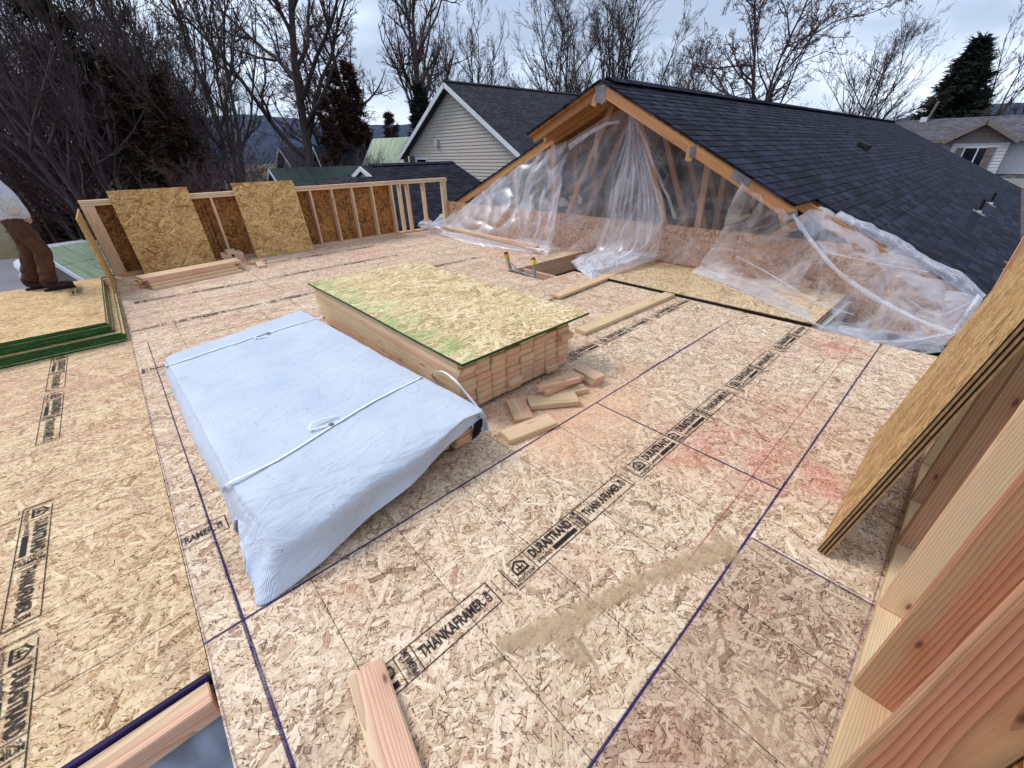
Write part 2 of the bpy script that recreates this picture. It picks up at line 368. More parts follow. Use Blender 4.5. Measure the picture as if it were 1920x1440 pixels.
M_redc = chalk_mat('red chalk line', (178, 84, 84), .12)

# ---------------------------------------------------------------- strips with UV (chalk, guide lines, seams)
def strips(name, segs, width, mat, z, parent):
    vs, fs, uvs = [], [], []
    for a, b in segs:
        a = Vector((a[0], a[1], z)); b = Vector((b[0], b[1], z)); d = b-a; L = d.length; d.normalize()
        s = Vector((-d.y, d.x, 0))*width/2; n = len(vs); off = random.random()*50
        k = max(1, int(L/.4)); pts = []
        for i in range(k+1):
            c = a+d*L*i/k + Vector((-d.y, d.x, 0))*(random.uniform(-1, 1)*.0012)
            pts.append((c, L*i/k))
        for i in range(k):
            (c0, l0), (c1, l1) = pts[i], pts[i+1]; n = len(vs)
            vs += [c0-s, c1-s, c1+s, c0+s]; fs.append((n, n+1, n+2, n+3)); uvs += [(l0+off, 0), (l1+off, 0), (l1+off, 1), (l0+off, 1)]
    o = mesh_obj(name, vs, fs, mat, parent)
    uv = o.data.uv_layers.new(name='UVMap')
    for i, w in enumerate(uvs): uv.data[i].uv = w
    return o
def minus(rect, holes):
    """cells of rect (x0,x1,y0,y1) outside the holes"""
    xs = sorted({rect[0], rect[1]} | {h[i] for h in holes for i in (0, 1) if rect[0] < h[i] < rect[1]})
    ys = sorted({rect[2], rect[3]} | {h[i] for h in holes for i in (2, 3) if rect[2] < h[i] < rect[3]})
    out = []
    for i in range(len(xs)-1):
        for j in range(len(ys)-1):
            cx, cy = (xs[i]+xs[i+1])/2, (ys[j]+ys[j+1])/2
            if not any(h[0] < cx < h[1] and h[2] < cy < h[3] for h in holes): out.append((xs[i], xs[i+1], ys[j], ys[j+1]))
    return out

# ================================================================ SETTING
deck = empty('floor_deck', (0, 0, 0)); tag(deck, kind='structure')
TH = .018; G = .0015
HOLES = [(4.2, 4.9, 3.95, 4.72), (4.9, 6.14, 3.46, 4.72), (4.8, 6.4, -3, .79)]
def panel(x0, x1, y0, y1, mat, z=0.0, name='floor_panel'):
    mb = MB(); cells = minus((x0, x1, y0, y1), HOLES)
    if not cells: return
    cx, cy = (x0+x1)/2, (y0+y1)/2
    for (a, b, c, d) in cells:
        g = [G if a == x0 else 0, G if b == x1 else 0, G if c == y0 else 0, G if d == y1 else 0]
        mb.box(a+g[0]-cx, b-g[1]-cx, c+g[2]-cy, d-g[3]-cy, -TH, 0)
    # random half turn keeps neighbouring panels from sharing a pattern
    o = mb.build(name, mat, deck); o.location = (cx, cy, z)
    return o
rows = [-1.01, .21, 1.43, 2.65, 3.87, 5.12, 6.38, 7.62, 8.72, 9.22]
splits = [(-1.2, .46, 1.68, 3.9), (-1.2, 2.11), (-1.2, .5, 2.94), (-1.2, 1.72, 4.14), (-1.2, .9, 3.34), (-1.2, 2.2, 4.6), (-1.2, 1.3, 3.74), (-1.2, .2, 2.6, 5.0), (-1.2, 1.5, 3.9)]
for k in range(len(rows)-1):
    y0, y1 = rows[k], rows[k+1]; xe = 4.8 if y0 < .7 else 6.14
    if y0 == -1.01: xe = 4.8
    xs = [-.32]+[s for s in splits[k] if s > -.3 and s < xe-.05]+[xe]
    for a, b in zip(xs, xs[1:]):
        bmat = M_floor_b if (k == 0 and b <= 1.7) else M_floor
        yy1 = y1
        panel(a, b, y0, yy1, bmat)
for (a, b, c, d) in [(-1.54, -.32, 1.31, 3.56), (-1.54, -.32, 3.56, 6.0), (-1.54, -.32, 6.0, 8.12), (-2.76, -1.54, 1.31, 2.4), (-2.76, -1.54, 2.4, 4.84), (-2.76, -1.54, 4.84, 8.12), (-4.0, -2.76, 1.31, 4.0), (-4.0, -2.76, 4.0, 8.12)]:
    panel(a, b, c, d, M_floor_g)
# joists and rim under the deck
mb = MB()
for k in range(13):
    x = .078+.4065*k
    if x < 4.75: mb.box(x-.019, x+.019, -1, 9.2, -.3, -TH-.003)
mb.box(-.318, -.285, -1.0, 1.27, -.3, -TH-.003); mb.box(-4, 6.1, 9.19, 9.225, -.3, -TH-.003)
mb.box(4.765, 4.8, -1, .76, -.3, -TH-.003); mb.box(4.84, 6.1, .76, .795, -.3, -TH-.003)
for k in range(8): mb.box(-.8-.4*k-.019, -.8-.4*k+.019, 1.34, 8.1, -.3, -TH-.003)
mb.box(-4, -.33, 8.085, 8.12, -.3, -TH-.003)
mb.build('floor_joist_frame', M_wood, deck)
# rim boards round the stair opening
for p, q in [((4.19, 4.735, -.15), (6.14, 4.735, -.15)), ((4.185, 3.95, -.15), (4.185, 4.72, -.15)), ((4.2, 3.93, -.15), (4.88, 3.93, -.15)), ((4.88, 3.45, -.15), (4.88, 3.91, -.15)), ((4.9, 3.44, -.15), (6.14, 3.44, -.15))]:
    board('hatch_rim_board', p, q, .03, .258, M_wood, parent=deck)
# guide lines printed on the panels
segs = []
for k in range(len(rows)-1):
    y0, y1 = rows[k], rows[k+1]; xe = 4.8 if y0 < .8 else 6.1
    j = 0
    while .078+.4065*j < xe:
        x = .078+.4065*j; j += 1
        if 4.2 < x and 3.4 < (y0+y1)/2 < 5.2: continue
        if y0 >= .8 and x > 4.75 and y0 < 3: continue
        a, b = y0+random.uniform(0, .12)*(random.random() < .4), y1-random.uniform(0, .1)*(random.random() < .4)
        if random.random() < .92: segs.append(((x, a), (x, b)))
segs2 = []
for k in range(len(rows)-1):
    y0, y1 = rows[k], rows[k+1]; xe = 4.8 if y0 < .8 else 4.15
    for j in range(11):
        x = -.1+.4877*j
        if x < xe and random.random() < .55 and k < 5: segs2.append(((x, y0+.05), (x, y1-.05)))
for y in [1.62+.4065*j for j in range(9)]:
    segs.append(((-1.52, y), (-.34, y)))
for y in [1.75+.4877*j for j in range(7)]: segs2.append(((-1.5, y), (-.5, y)))
strips('guide_line', segs, .0028, M_line, .0012, deck)
strips('guide_line', segs2, .0016, M_line, .0010, deck)
# nails along the joist lines
mb = MB(); rn = random.Random(11)
for j in range(12):
    x = .078+.4065*j
    for i in range(34):
        y = -.15+.152*i+rn.uniform(-.02, .02); xx = x+rn.uniform(-.006, .006)
        if xx > 4.1 and y > 3.3 or rn.random() < .12: continue
        mb.add([(xx+.0042*math.cos(a), y+.0042*math.sin(a), .0016) for a in [k*math.pi/4 for k in range(8)]], [tuple(range(8))])
mb.build('nail_head', plain('dull steel nail', (92, 84, 80), .5), deck)
# snapped chalk lines
strips('chalk_line', [((.25, .213), (4.8, .213)), ((-.32, 1.432), (4.2, 1.432)), ((-.32, .212), (.3, .212))], .022, M_purple, .0022, deck)
strips('chalk_line', [((-.188, .45), (-.196, 5.3)), ((-.180, .45), (-.188, 2.6)), ((1.68, .2), (1.685, -.26)), ((2.115, .21), (2.115, 1.43)), ((4.44, 1.43), (2.7, 1.445))], .016, M_purple, .0020, deck)
strips('chalk_line', [((-.31, -.2), (-.315, 7)), ((.6, -.25), (3.4, -.25)), ((-1.5, 3.555), (-.33, 3.555)), ((-.32, 2.66), (.9, 2.66))], .013, M_purplef, .0024, deck)
ra, rb, rc = at(1607, 640, z=0), at(1450, 840, z=0), at(1180, 1180, z=0)
strips('chalk_line', [((ra.x, ra.y), (rb.x, rb.y)), ((rb.x, rb.y), (rb.x-1.2, rb.y-.02))], .014, M_redc, .0018, deck)

sm = [((-.32 if y < 9 else 0, y), (4.1 if 3.8 < y < 4.8 else 6.1, y)) for y in rows[4:-1]]
for k in range(3, len(rows)-1):
    for x_ in splits[k]:
        if x_ > -.2 and not (4.1 < x_ < 6.2 and 3.4 < rows[k] < 4.8): sm.append(((x_, rows[k]), (x_, rows[k+1])))
strips('seam_line', sm, .0065, M_line, .0008, deck)
# printed stamps -----------------------------------------------------------
def text_mesh(s, h, wx, x, y, rot=0, bold=.0):
    cu = bpy.data.curves.new('t', 'FONT'); cu.body = s; cu.size = 1; cu.offset = bold; cu.resolution_u = 2
    o = bpy.data.objects.new('t', cu); COL.objects.link(o)
    dg = bpy.context.evaluated_depsgraph_get(); me = bpy.data.meshes.new_from_object(o.evaluated_get(dg))
    vs = np.array([v.co[:] for v in me.vertices]); fs = [tuple(p.vertices) for p in me.polygons]
    bpy.data.objects.remove(o); bpy.data.meshes.remove(me); bpy.data.curves.remove(cu)
    mn, mx = vs.min(0), vs.max(0); vs = (vs-mn)/(np.maximum(mx-mn, 1e-6)); vs[:, 0] *= wx; vs[:, 1] *= h
    c, s_ = math.cos(rot), math.sin(rot)
    return [(x+v[0]*c-v[1]*s_, y+v[0]*s_+v[1]*c, 0) for v in vs], fs
def stamp_mesh(full=True):
    mb = MB(); H = .112; t = .0035
    def ln(x0, y0, x1, y1, w=t): mb.box(min(x0, x1)-(w/2 if x0 == x1 else 0), max(x0, x1)+(w/2 if x0 == x1 else 0), min(y0, y1)-(w/2 if y0 == y1 else 0), max(y0, y1)+(w/2 if y0 == y1 else 0), 0, .0002)
    def tx(*a, **k):
        v, f = text_mesh(*a, **k); mb.add(v, f)
    # 0 = start of the logo box; period .96
    ln(-.010, 0, -.010, H+.004, .005); ln(.0, -.004, .0, H, .003)
    ln(.03, H, .87, H); ln(.0, 0, .87, 0)
    ln(.13, 0, .13, H); ln(.432, 0, .432, H); ln(.5, 0, .5, H); ln(.868, 0, .868, H, .005); ln(.893, .01, .893, H-.01, .0025)
    ln(-.010, -.016, .03, -.016, .003)
    # small house logo
    mb.add([(.030, .046, 0), (.030, .078, 0), (.068, .104, 0), (.106, .078, 0), (.106, .046, 0), (.097, .046, 0), (.097, .072, 0), (.068, .092, 0), (.039, .072, 0), (.039, .046, 0)],
           [(0, 1, 8, 9), (1, 2, 7, 8), (2, 3, 6, 7), (3, 4, 5, 6)])
    mb.box(.030, .106, .036, .046, 0, .0002); mb.box(.054, .082, .058, .064, 0, .0002); mb.box(.0645, .0715, .05, .085, 0, .0002); mb.box(.050, .0545, .05, .07, 0, .0002); mb.box(.0815, .086, .05, .07, 0, .0002)
    tx('westfraser', .024, .108, .012, .008, bold=.012)
    tx('DURASTRAND', .052, .272, .148, .050, bold=.045)
    tx('pointSIX', .025, .098, .148, .012, bold=.03)
    mb.box(.252, .412, .014, .036, 0, .0002)
    tx('PREMIUM', .026, .100, .487, .006, rot=math.pi/2, bold=.035)
    tx('SUB-FLOOR', .017, .088, .459, .012, rot=math.pi/2, bold=.02)
    tx('THANKAFRAMER.', .050, .300, .515, .030, bold=.035)
    tx('COM', .026, .050, .850, .030, rot=math.pi/2, bold=.04)
    me = bpy.data.meshes.new('printed_stamp'); me.from_pydata([tuple(v) for v in mb.v], [], mb.f); me.update(); me.materials.append(M_ink)
    return me
STAMP = stamp_mesh()
def stamp(x, y, rot=0, clip=None):
    """clip = (lo, hi) kept range along the stamp"""
    me = STAMP
    if clip:
        me = STAMP.copy(); bm = bmesh.new(); bm.from_mesh(me)
        for co, no in (((clip[0], 0, 0), (-1, 0, 0)), ((clip[1], 0, 0), (1, 0, 0))):
            bmesh.ops.bisect_plane(bm, geom=bm.verts[:]+bm.edges[:]+bm.faces[:], plane_co=co, plane_no=no, clear_outer=True)
        bm.to_mesh(me); bm.free()
    o = bpy.data.objects.new('printed_stamp', me); link(o, deck); o.location = (x, y, .003); o.rotation_euler = (0, 0, rot); return o
def row(y, s0, x0, x1, rot=0, step=.96):
    k = math.floor((x0-s0)/step)-1
    while s0+k*step < x1:
        s = s0+k*step; k += 1
        lo, hi = max(x0, s-.02)-s, min(x1, s+.9)-s
        if hi-lo < .03: continue
        stamp(s, y, rot, None if (lo <= -.02 and hi >= .9) else (lo, hi))
row(.779, .71, .12, 2.10); row(.779, 2.07, 2.12, 4.75)
row(2.002, -.03-.96, -.315, .49); row(2.002, .62, 1.3, 2.93); row(2.002, 3.0, 2.95, 4.75)
row(3.2, .3, -.1, 1.7); row(3.2, 1.9, 2.2, 4.1)
row(4.45, .2, -.3, .85); row(5.75, .1, -.3, 2.15); row(7.02, .4, -.2, 1.25); row(5.75, 2.4, 2.3, 4.5); row(7.02, 1.6, 1.4, 3.6); row(8.15, 1.2, 1.5, 3.7)
# stamps on the left deck run towards the viewer
def col(y0s, lo_y, hi_y, x=-.902):
    k = 0
    s = y0s
    while s-.9 > lo_y-1:
        a, b = max(0, s-hi_y)-.02, min(.9, s-lo_y)
        if b-a > .05: stamp(x, s, -math.pi/2, (a, b))
        s -= .96
col(2.90, 1.33, 3.5); col(5.50, 3.60, 5.5); 
stamp(-.72, 7.55, -math.pi/2, (-.02, .55)).location.z = .224

# ground far below, street, hills -------------------------------------------
GZ = -3.1
def ground_mat(name, a, b, sc=.6):
    n = NT(name); P = n.n('NewGeometry').outputs['Position']
    k = n.noise(P, sc, 5, .65); k2 = n.noise(P, 9, 4, .7)
    c = n.mix(n.mapr(k, .35, .65), lin(a), lin(b)); c = n.mix(n.mapr(k2, .4, .7, 0, .5), c, lin(tuple(x*.6 for x in b)))
    return n.end(n.bsdf(c, .95, k2, .5, .05))
M_grass = ground_mat('winter grass', (74, 72, 44), (92, 78, 56))
M_asph = ground_mat('asphalt', (118, 114, 122), (134, 130, 138), .2)
xs_, ys_ = np.linspace(-900, 900, 46), np.linspace(-900, 900, 46)
o = mesh_obj('ground', [(x, y, GZ) for y in ys_ for x in xs_], [(j*46+i, j*46+i+1, (j+1)*46+i+1, (j+1)*46+i) for j in range(45) for i in range(45)], M_grass); tag(o, kind='structure')
o = mesh_obj('street', [(-60, 14, GZ+.02), (-1.0, 16, GZ+.02), (-.2, 36, GZ+.02), (-60, 44, GZ+.02)], [(0, 1, 2, 3)], M_asph); tag(o, kind='structure')
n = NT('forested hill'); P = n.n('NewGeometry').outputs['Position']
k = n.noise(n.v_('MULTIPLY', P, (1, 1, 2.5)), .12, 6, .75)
M_hill = n.end(n.bsdf(n.ramp(k, [(.3, (26, 36, 52)), (.5, (44, 58, 78)), (.7, (70, 84, 104))]), 1, k, .8, 3))  # blue of the distant haze is mixed into the forest colours
vs, fs = [], []; N = 220
for i in range(N+1):
    a = R(-25+135*i/N); D = 640
    e = 1.9+1.3*math.sin(i*.05+.6)+.7*math.sin(i*.16)+.3*mnoise.noise((i*.17, 0, 0))+.06*mnoise.noise((i*1.3, 0, 0))
    deg = math.degrees(a)
    e += .9/(1+math.exp(-(deg-62)/5))
    h = math.tan(R(max(e, 1.2)))*D
    for j, (dd, hh) in enumerate(((-140, GZ-2), (-90, h*.35), (-45, h*.7), (0, h), (60, h*.9))):
        vs.append(((D+dd)*math.cos(a), (D+dd)*math.sin(a), hh+(mnoise.noise((i*.5, j, 0))*3 if j in (1, 2) else 0)))
for i in range(N):
    for j in range(4): fs.append((i*5+j, (i+1)*5+j, (i+1)*5+j+1, i*5+j+1))
o = mesh_obj('hills', vs, fs, M_hill, smooth=True); tag(o, kind='structure')
# ================================================================ KNEE WALL at the back
ORD = ['first', 'second', 'third', 'fourth', 'fifth', 'sixth', 'seventh', 'eighth', 'ninth', 'tenth', 'eleventh', 'twelfth']
wall = empty('knee_wall', (0, 9.12, 0)); tag(wall, 'low stud framed knee wall with amber strand board sheathing at back of deck', 'framed wall')
board('top_plate', (-.31, 0, 1.091), (6.2, 0, 1.091), .14, .037, M_wood, parent=wall)
board('top_plate', (-.31, .0, 1.052), (6.2, 0, 1.052), .138, .037, M_woodp, parent=wall)
board('bottom_plate', (-.31, 0, .019), (6.2, 0, .019), .14, .038, M_wood, parent=wall)
for x in (-.29, .10, .51, .92, 1.33, 1.74, 2.15, 2.56, 2.98, 3.40, 3.82, 4.26, 4.72, 4.93, 5.13, 5.55):
    board('stud', (x, 0, .039), (x, 0, 1.032), .038, .138, M_wood if random.random() < .7 else M_woodp, up=(0, 1, 0), parent=wall)
board('stud', (-.225, -.05, .039), (-.225, -.05, 1.032), .13, .036, M_woodp, up=(0, 1, 0), parent=wall)
for x in (6.10, 6.145): board('stud', (x, 0, .039), (x, 0, 1.032), .038, .138, M_woodp, up=(0, 1, 0), parent=wall)
board('stud', (6.09, -.052, .039), (6.09, -.052, 1.03), .09, .03, M_woodp, up=(0, 1, 0), parent=wall)
for x0, x1 in ((-.32, .9), (.904, 2.12), (2.124, 3.34), (3.344, 4.74)):
    o = MB(); o.box(-(x1-x0)/2, (x1-x0)/2, -.56, .56, -.006, .006); o = o.build('sheathing', M_wallosb, wall)
    o.matrix_local = frame(((x0+x1)/2, .077, .555), (1, 0, 0), (0, -1, 0))
def wall_stamp(x, z0, z1, h=.11):
    mb = MB(); v, f = text_mesh('Rated Sheathing Span', h*.45, z1-z0, 0, h*.5, bold=.02); mb.add(v, f)
    v, f = text_mesh('EXPOSURE 1  PS 2-18 MILL', h*.25, (z1-z0)*.9, 0, h*.1, bold=.02); mb.add(v, f)
    o = mb.build('printed_stamp', M_ink, wall); o.matrix_local = frame((x, .069, z1), (0, 0, -1), (0, -1, 0))
wall_stamp(3.62, .1, .85); wall_stamp(.30, .25, .95); wall_stamp(1.14, .2, .9)

def sheet(name, L, W, T, mat, m, parent=None, edge=None, bevel=0):
    """strand board sheet: face mesh; with an edge band mesh child when the edge is painted"""
    o = MB(); o.box(-L/2, L/2, -W/2, W/2, -T/2, T/2); o = o.build(name, mat, parent); o.matrix_local = m
    if edge:
        e = MB(); g = .0012
        for (a, b, c, d) in ((-L/2-g, L/2+g, -W/2-g, -W/2+.001), (-L/2-g, L/2+g, W/2-.001, W/2+g), (-L/2-g, -L/2+.001, -W/2+.001, W/2-.001), (L/2-.001, L/2+g, -W/2+.001, W/2-.001)):
            e.box(a, b, c, d, -T/2+.0006, T/2-.0006)
        e.build('painted_edge', edge, o)
    return o
# two cut sheets leaning on the wall
for (bx0, bx1, tx0, tx1, by, topz, lab) in ((.0, 1.0, .09, 1.09, 8.83, 1.22, 'golden strand board sheet leaning on knee wall beside its left corner'),
                                     (1.66, 2.68, 1.70, 2.73, 8.80, 1.235, 'golden strand board sheet leaning on knee wall between lumber offcuts and open studs')):
    a = Vector(((bx0+bx1)/2, by, .006)); b = Vector(((tx0+tx1)/2, 9.02, topz)); up = (b-a); L = up.length
    o = sheet('leaning_sheet', bx1-bx0, L, .012, M_lean, frame((a+b)/2, (1, 0, 0), Vector((1, 0, 0)).cross(up)))
    tag(o, lab, 'strand board', 'sheets leaning on the knee wall')
# narrow sheathing panel standing along the left edge
o = sheet('edge_panel', 1.62, 1.02, .012, M_lean, frame((-.345, 8.24, .50), (0, 1, 0), (1, .02, 0))); tag(o, 'strand board panel seen on edge along left side of knee wall corner', 'strand board')
o.rotation_mode = 'XYZ'

# ================================================================ small lumber piles by the wall
def pile(name, specs, label, cat, group, mats=(M_wood, M_woodp)):
    for i, (p, q, W, T) in enumerate(specs):
        o = board(name, p, q, W, T, random.choice(mats)); tag(o, label(i) if callable(label) else label, cat, group)
pa, pb = at(285, 545, z=0), at(465, 508, z=0)
d_ = (pb-pa); d_.z = 0; dn = d_.normalized(); sd = Vector((-dn.y, dn.x, 0))
specs = []
for L_, (lay, cnt) in enumerate(((0, 4), (1, 4), (2, 3), (3, 2))):
    for k in range(cnt):
        off = .06 + k*.15 + lay*.05; z = .019+lay*.039
        a = pa+sd*(off)+dn*random.uniform(-.05, .05); b = pb+sd*off+dn*random.uniform(-.12, .05)
        specs.append(((a.x, a.y, z), (b.x, b.y, z), .14, .038))
names = [f'{l_} layer, {ORD[k_]} from the viewer' for l_, c_ in (('bottom', 4), ('second', 4), ('third', 3), ('top', 2)) for k_ in range(c_)]
pile('lumber_board', specs, lambda i: 'short fir board lying before left leaning sheet, '+names[i], 'board', 'short boards piled before the left leaning sheet')
bx, by = at(440, 495, z=0).x, at(440, 495, z=0).y
i = 0
for lay in range(5):
    for k in range(2 if lay < 4 else 1):
        if lay == 4: k = .5
        o = board('lumber_offcut', (bx-.0+.17*k-.06+random.uniform(-.01, .01), by+.02, .019+lay*.039), (bx+.17*k-.03, by+.42, .019+lay*.039), .15, .038, M_wood)
        tag(o, 'short pink block in small offcut pile by the wall, '+ORD[lay]+' layer up, '+('left' if k == 0 else 'right' if k == 1 else 'alone on top'), 'offcut', 'offcuts piled between the leaning sheets'); i += 1
for (p, q), lab in zip([((468, 494), (496, 486)), ((492, 500), (470, 470))], ['pink offcut lying flat right of small block pile', 'pink offcut lying against small block pile']):
    a, b = at(*p, z=.02), at(*q, z=.02)
    if (b-a).length > .8: b = a+(b-a).normalized()*.5
    tag(board('lumber_offcut', a, b, .13, .038, M_wood), lab, 'offcut', 'loose offcuts by the small block pile')

# ================================================================ big lumber stack with the green edged sheet
NX, NZ = 8, 8; X0, Y0 = 1.29, 1.95; CW, RH = .1385, .0481; LL = 2.44+.14
specs = []
for i in range(NX):
    for j in range(NZ):
        z = .045+RH*(j+.5)
        if j == NZ-1 and i in (6,): continue
        if j == NZ-2 and i == 7: z += .0
        yo = random.choice((0, 0, 0, 1))*random.uniform(-.03, .03)+random.uniform(-.008, .008); L = LL+random.uniform(-.03, .03)
        if i == 7 and j in (5,): yo -= .05
        o = board('stacked_board', (X0+CW*(i+.5), Y0+yo+(.05 if (j >= 8 and i < 2) else 0), z), (X0+CW*(i+.5), Y0+L, z), CW-.002, RH-.001, M_wood if random.random() < .7 else M_woodp, bevel=.0045)
        tag(o, f'fir board in big lumber stack, {ORD[NZ-1-j]} row down, {ORD[i]} column from left', 'board', 'boards in the big lumber stack')
for y in (2.05, 3.2, 4.2):
    o = board('stack_bearer', (X0+.0, y+.15, .022), (X0+CW*8, y+.15, .022), .089, .042, M_wood); tag(o, {2.05: 'bearer under near end of big lumber stack', 3.2: 'bearer under middle of big lumber stack', 4.2: 'bearer under far end of big lumber stack'}[y], 'bearer', 'bearers under the big lumber stack')
zt = .045+RH*NZ
co = [at(*p, z=zt+.018) for p in ((578, 529), (862, 686), (1098, 590), (785, 490))]
cx = sum(c.x for c in co)/4; cy = sum(c.y for c in co)/4
Wd = ((co[2]-co[1]).length+(co[3]-co[0]).length)/2; Ln = ((co[1]-co[0]).length+(co[2]-co[3]).length)/2
# gently sagging sheet
mb = MB(); nx, ny = 8, 16; T = .019
for s in (0, 1):
    for j in range(ny+1):
        for i in range(nx+1):
            u, v = i/nx, j/ny
            z = -.004*math.sin(v*math.pi*2.2+.5)+(.004*u) + (T if s else 0)
            mb.v.append(Vector((Wd*(u-.5), Ln*(v-.5), z)))
Q = (nx+1)*(ny+1)
for j in range(ny):
    for i in range(nx):
        a = j*(nx+1)+i; mb.f.append((a, a+nx+1, a+nx+2, a+1)); mb.f.append((Q+a, Q+a+1, Q+a+nx+2, Q+a+nx+1))
cover = mb.build('cover_sheet', M_top); cover.location = (cx, cy, zt+.006); cover.rotation_euler.z = math.atan2(co[2].y-co[1].y, co[2].x-co[1].x)
tag(cover, 'green edged strand board sheet lying on top of big lumber stack', 'strand board')
mb = MB()
ring = [j*(nx+1) for j in range(ny+1)]+[ny*(nx+1)+i for i in range(1, nx+1)]+[j*(nx+1)+nx for j in range(ny-1, -1, -1)]+[i for i in range(nx-1, 0, -1)]
vs = [v.co.copy() for v in cover.data.vertices]
for k in range(len(ring)):
    a, b = ring[k], ring[(k+1) % len(ring)]
    def pu(i, dz): v = vs[i].copy(); v.x *= 1.0012; v.y *= 1.0006; v.z += dz; return v
    mb.quad(pu(a, .0), pu(b, .0), pu(Q+b, 0), pu(Q+a, 0))
mb.build('painted_edge', M_green, cover)

# offcuts around the stack, from the four corners of their top faces
def offcut(q, zt, lab, mat=M_wood, T=.038, cat='offcut'):
    A_, B_, C_, D_ = [at(*p, z=zt) for p in q]
    m0, m1 = (A_+D_)/2, (B_+C_)/2; W = ((A_-D_).length+(B_-C_).length)/2
    dz = Vector((0, 0, -T/2))
    if (m1-m0).length < W: m0, m1, W = (A_+B_)/2, (D_+C_)/2, (m1-m0).length
    o = board('lumber_offcut', m0+dz, m1+dz, W, T, mat, bevel=.003); tag(o, lab, cat, 'offcuts scattered by the big lumber stack'); return o
offcut([(936, 806), (1025, 774), (1046, 792), (956, 826)], .038, 'clean short fir block with round end mark lying nearest the viewer', M_woodp)
offcut([(950, 752), (979, 740), (1000, 780), (966, 789)], .04, 'knotty short block beside big stack corner, behind nearest block')
offcut([(986, 742), (1079, 734), (1086, 752), (995, 762)], .045, 'pale edged offcut lying crosswise right of the knotty block', M_woodp)
offcut([(1010, 738), (1093, 719), (1103, 729), (1016, 750)], .04, 'offcut at bottom of small heap beside big stack', M_woodp)
offcut([(1008, 728), (1070, 690), (1100, 709), (1022, 731)], .085, 'broad offcut on top of small heap beside big stack')
o = offcut([(1008, 724), (1087, 705), (1088, 709), (1009, 728)], .115, 'knotty narrow offcut lying on edge on top of heap beside stack')
offcut([(1076, 690), (1092, 681), (1134, 702), (1118, 712)], .075, 'offcut lying farthest right beside big stack')
offcut([(1070, 697), (1086, 689), (1126, 712), (1112, 720)], .036, 'offcut lying under the farthest right offcut')
# ================================================================ loose planks
def plank(p, q, W, T, z, lab, mat=M_woodp, cat='plank', up=(0, 0, 1)):
    a, b = at(*p, z=z), at(*q, z=z)
    o = board('plank', a, b, W, T, mat, up=up); tag(o, lab, cat); return o
plank((1042, 556), (1208, 492), .14, .036, .030, 'long fir plank bridging the edge of the stair opening')
plank((1088, 622), (1256, 552), .14, .036, .022, 'long fir plank lying on deck right of big lumber stack')
plank((1384, 524), (1534, 564), .14, .038, .045, 'pink plank lying under clear plastic by the deck edge', M_wood)
plank((826, 424), (1008, 463), .07, .04, .13, 'thin pale batten weighing down plastic film at back')
far = at(684, 1249, z=.038); near = at(744, 1440, z=.038); dirv = (far-near).normalized(); L = 1.25
o = board('plank', far-dirv*L-Vector((0, 0, .019)), far-Vector((0, 0, .019)), (at(650, 1265, z=.038)-at(718, 1233, z=.038)).length, .038, M_wood, bevel=.004); tag(o, 'pink grained plank end pointing away from the viewer at bottom edge', 'plank')
# raised sheet on the right with black shadow gap
a, b = at(1140, 527, z=.03), at(1518, 615, z=.03)
mb = MB(); mb.box(-.66, .66, -1.36, 1.33, -.009, .009)
o = mb.build('loose_sheet', osb('dusty strand board', DUSTY, base=.1, spread=2.4)); o.location = (4.80+.67, 2.13, .033); tag(o, 'dusty strand board sheet lying raised along right side of deck', 'strand board')
mb = MB(); mb.box(-.645, .65, -1.35, 1.32, -.0125, .0115); e = mb.build('painted_gap_shade', M_black, o); e.location = (-.022, 0, -.0118)  # black slab stands in for the shade in the gap under the sheet
# green edged sheets stacked on the left deck
nsh = 11
for i in range(nsh):
    z = .0095+.0195*i; low = i < 5
    dx = (0.0 if low else -.07)+random.uniform(-.016, .016); dy = (0 if low else .06)+random.uniform(-.018, .018)
    o = sheet('stacked_sheet', 2.44, 2.44, .018, M_stack, frame((-.345-1.22+dx, 5.51+1.22+dy, z), (1, 0, 0), (0, 0, 1)), edge=M_green)
    tag(o, f'green edged subfloor sheet, {ORD[i]} from the bottom of the stack the worker stands on', 'strand board', 'green edged sheets stacked on the left deck')

# ================================================================ wrapped lumber bundle
TZ = .285
BX0, BX1, BY0, BY1 = -.01, 1.19, 1.66, 3.95
def catmull(P, t):
    n = len(P)-1; x = t*n; i = min(int(x), n-1); f = x-i
    p0, p1, p2, p3 = P[max(i-1, 0)], P[i], P[i+1], P[min(i+2, n)]
    return .5*((2*p1)+(-p0+p2)*f+(2*p0-5*p1+4*p2-p3)*f*f+(-p0+3*p1-3*p2+p3)*f**3)
def linr(P, t):
    n = len(P)-1; x = t*n; i = min(int(x), n-1); return P[i].lerp(P[i+1], x-i)
def surface(rows, nu, nv, lin_u=False, lin_v=False):
    rows = [[Vector(p) for p in r] for r in rows]; fu = linr if lin_u else catmull; fv = linr if lin_v else catmull
    g = []
    for j in range(nv+1):
        g.append([fu([fv([r[k] for r in rows], j/nv) for k in range(len(rows[0]))], i/nu) for i in range(nu+1)])
    return g
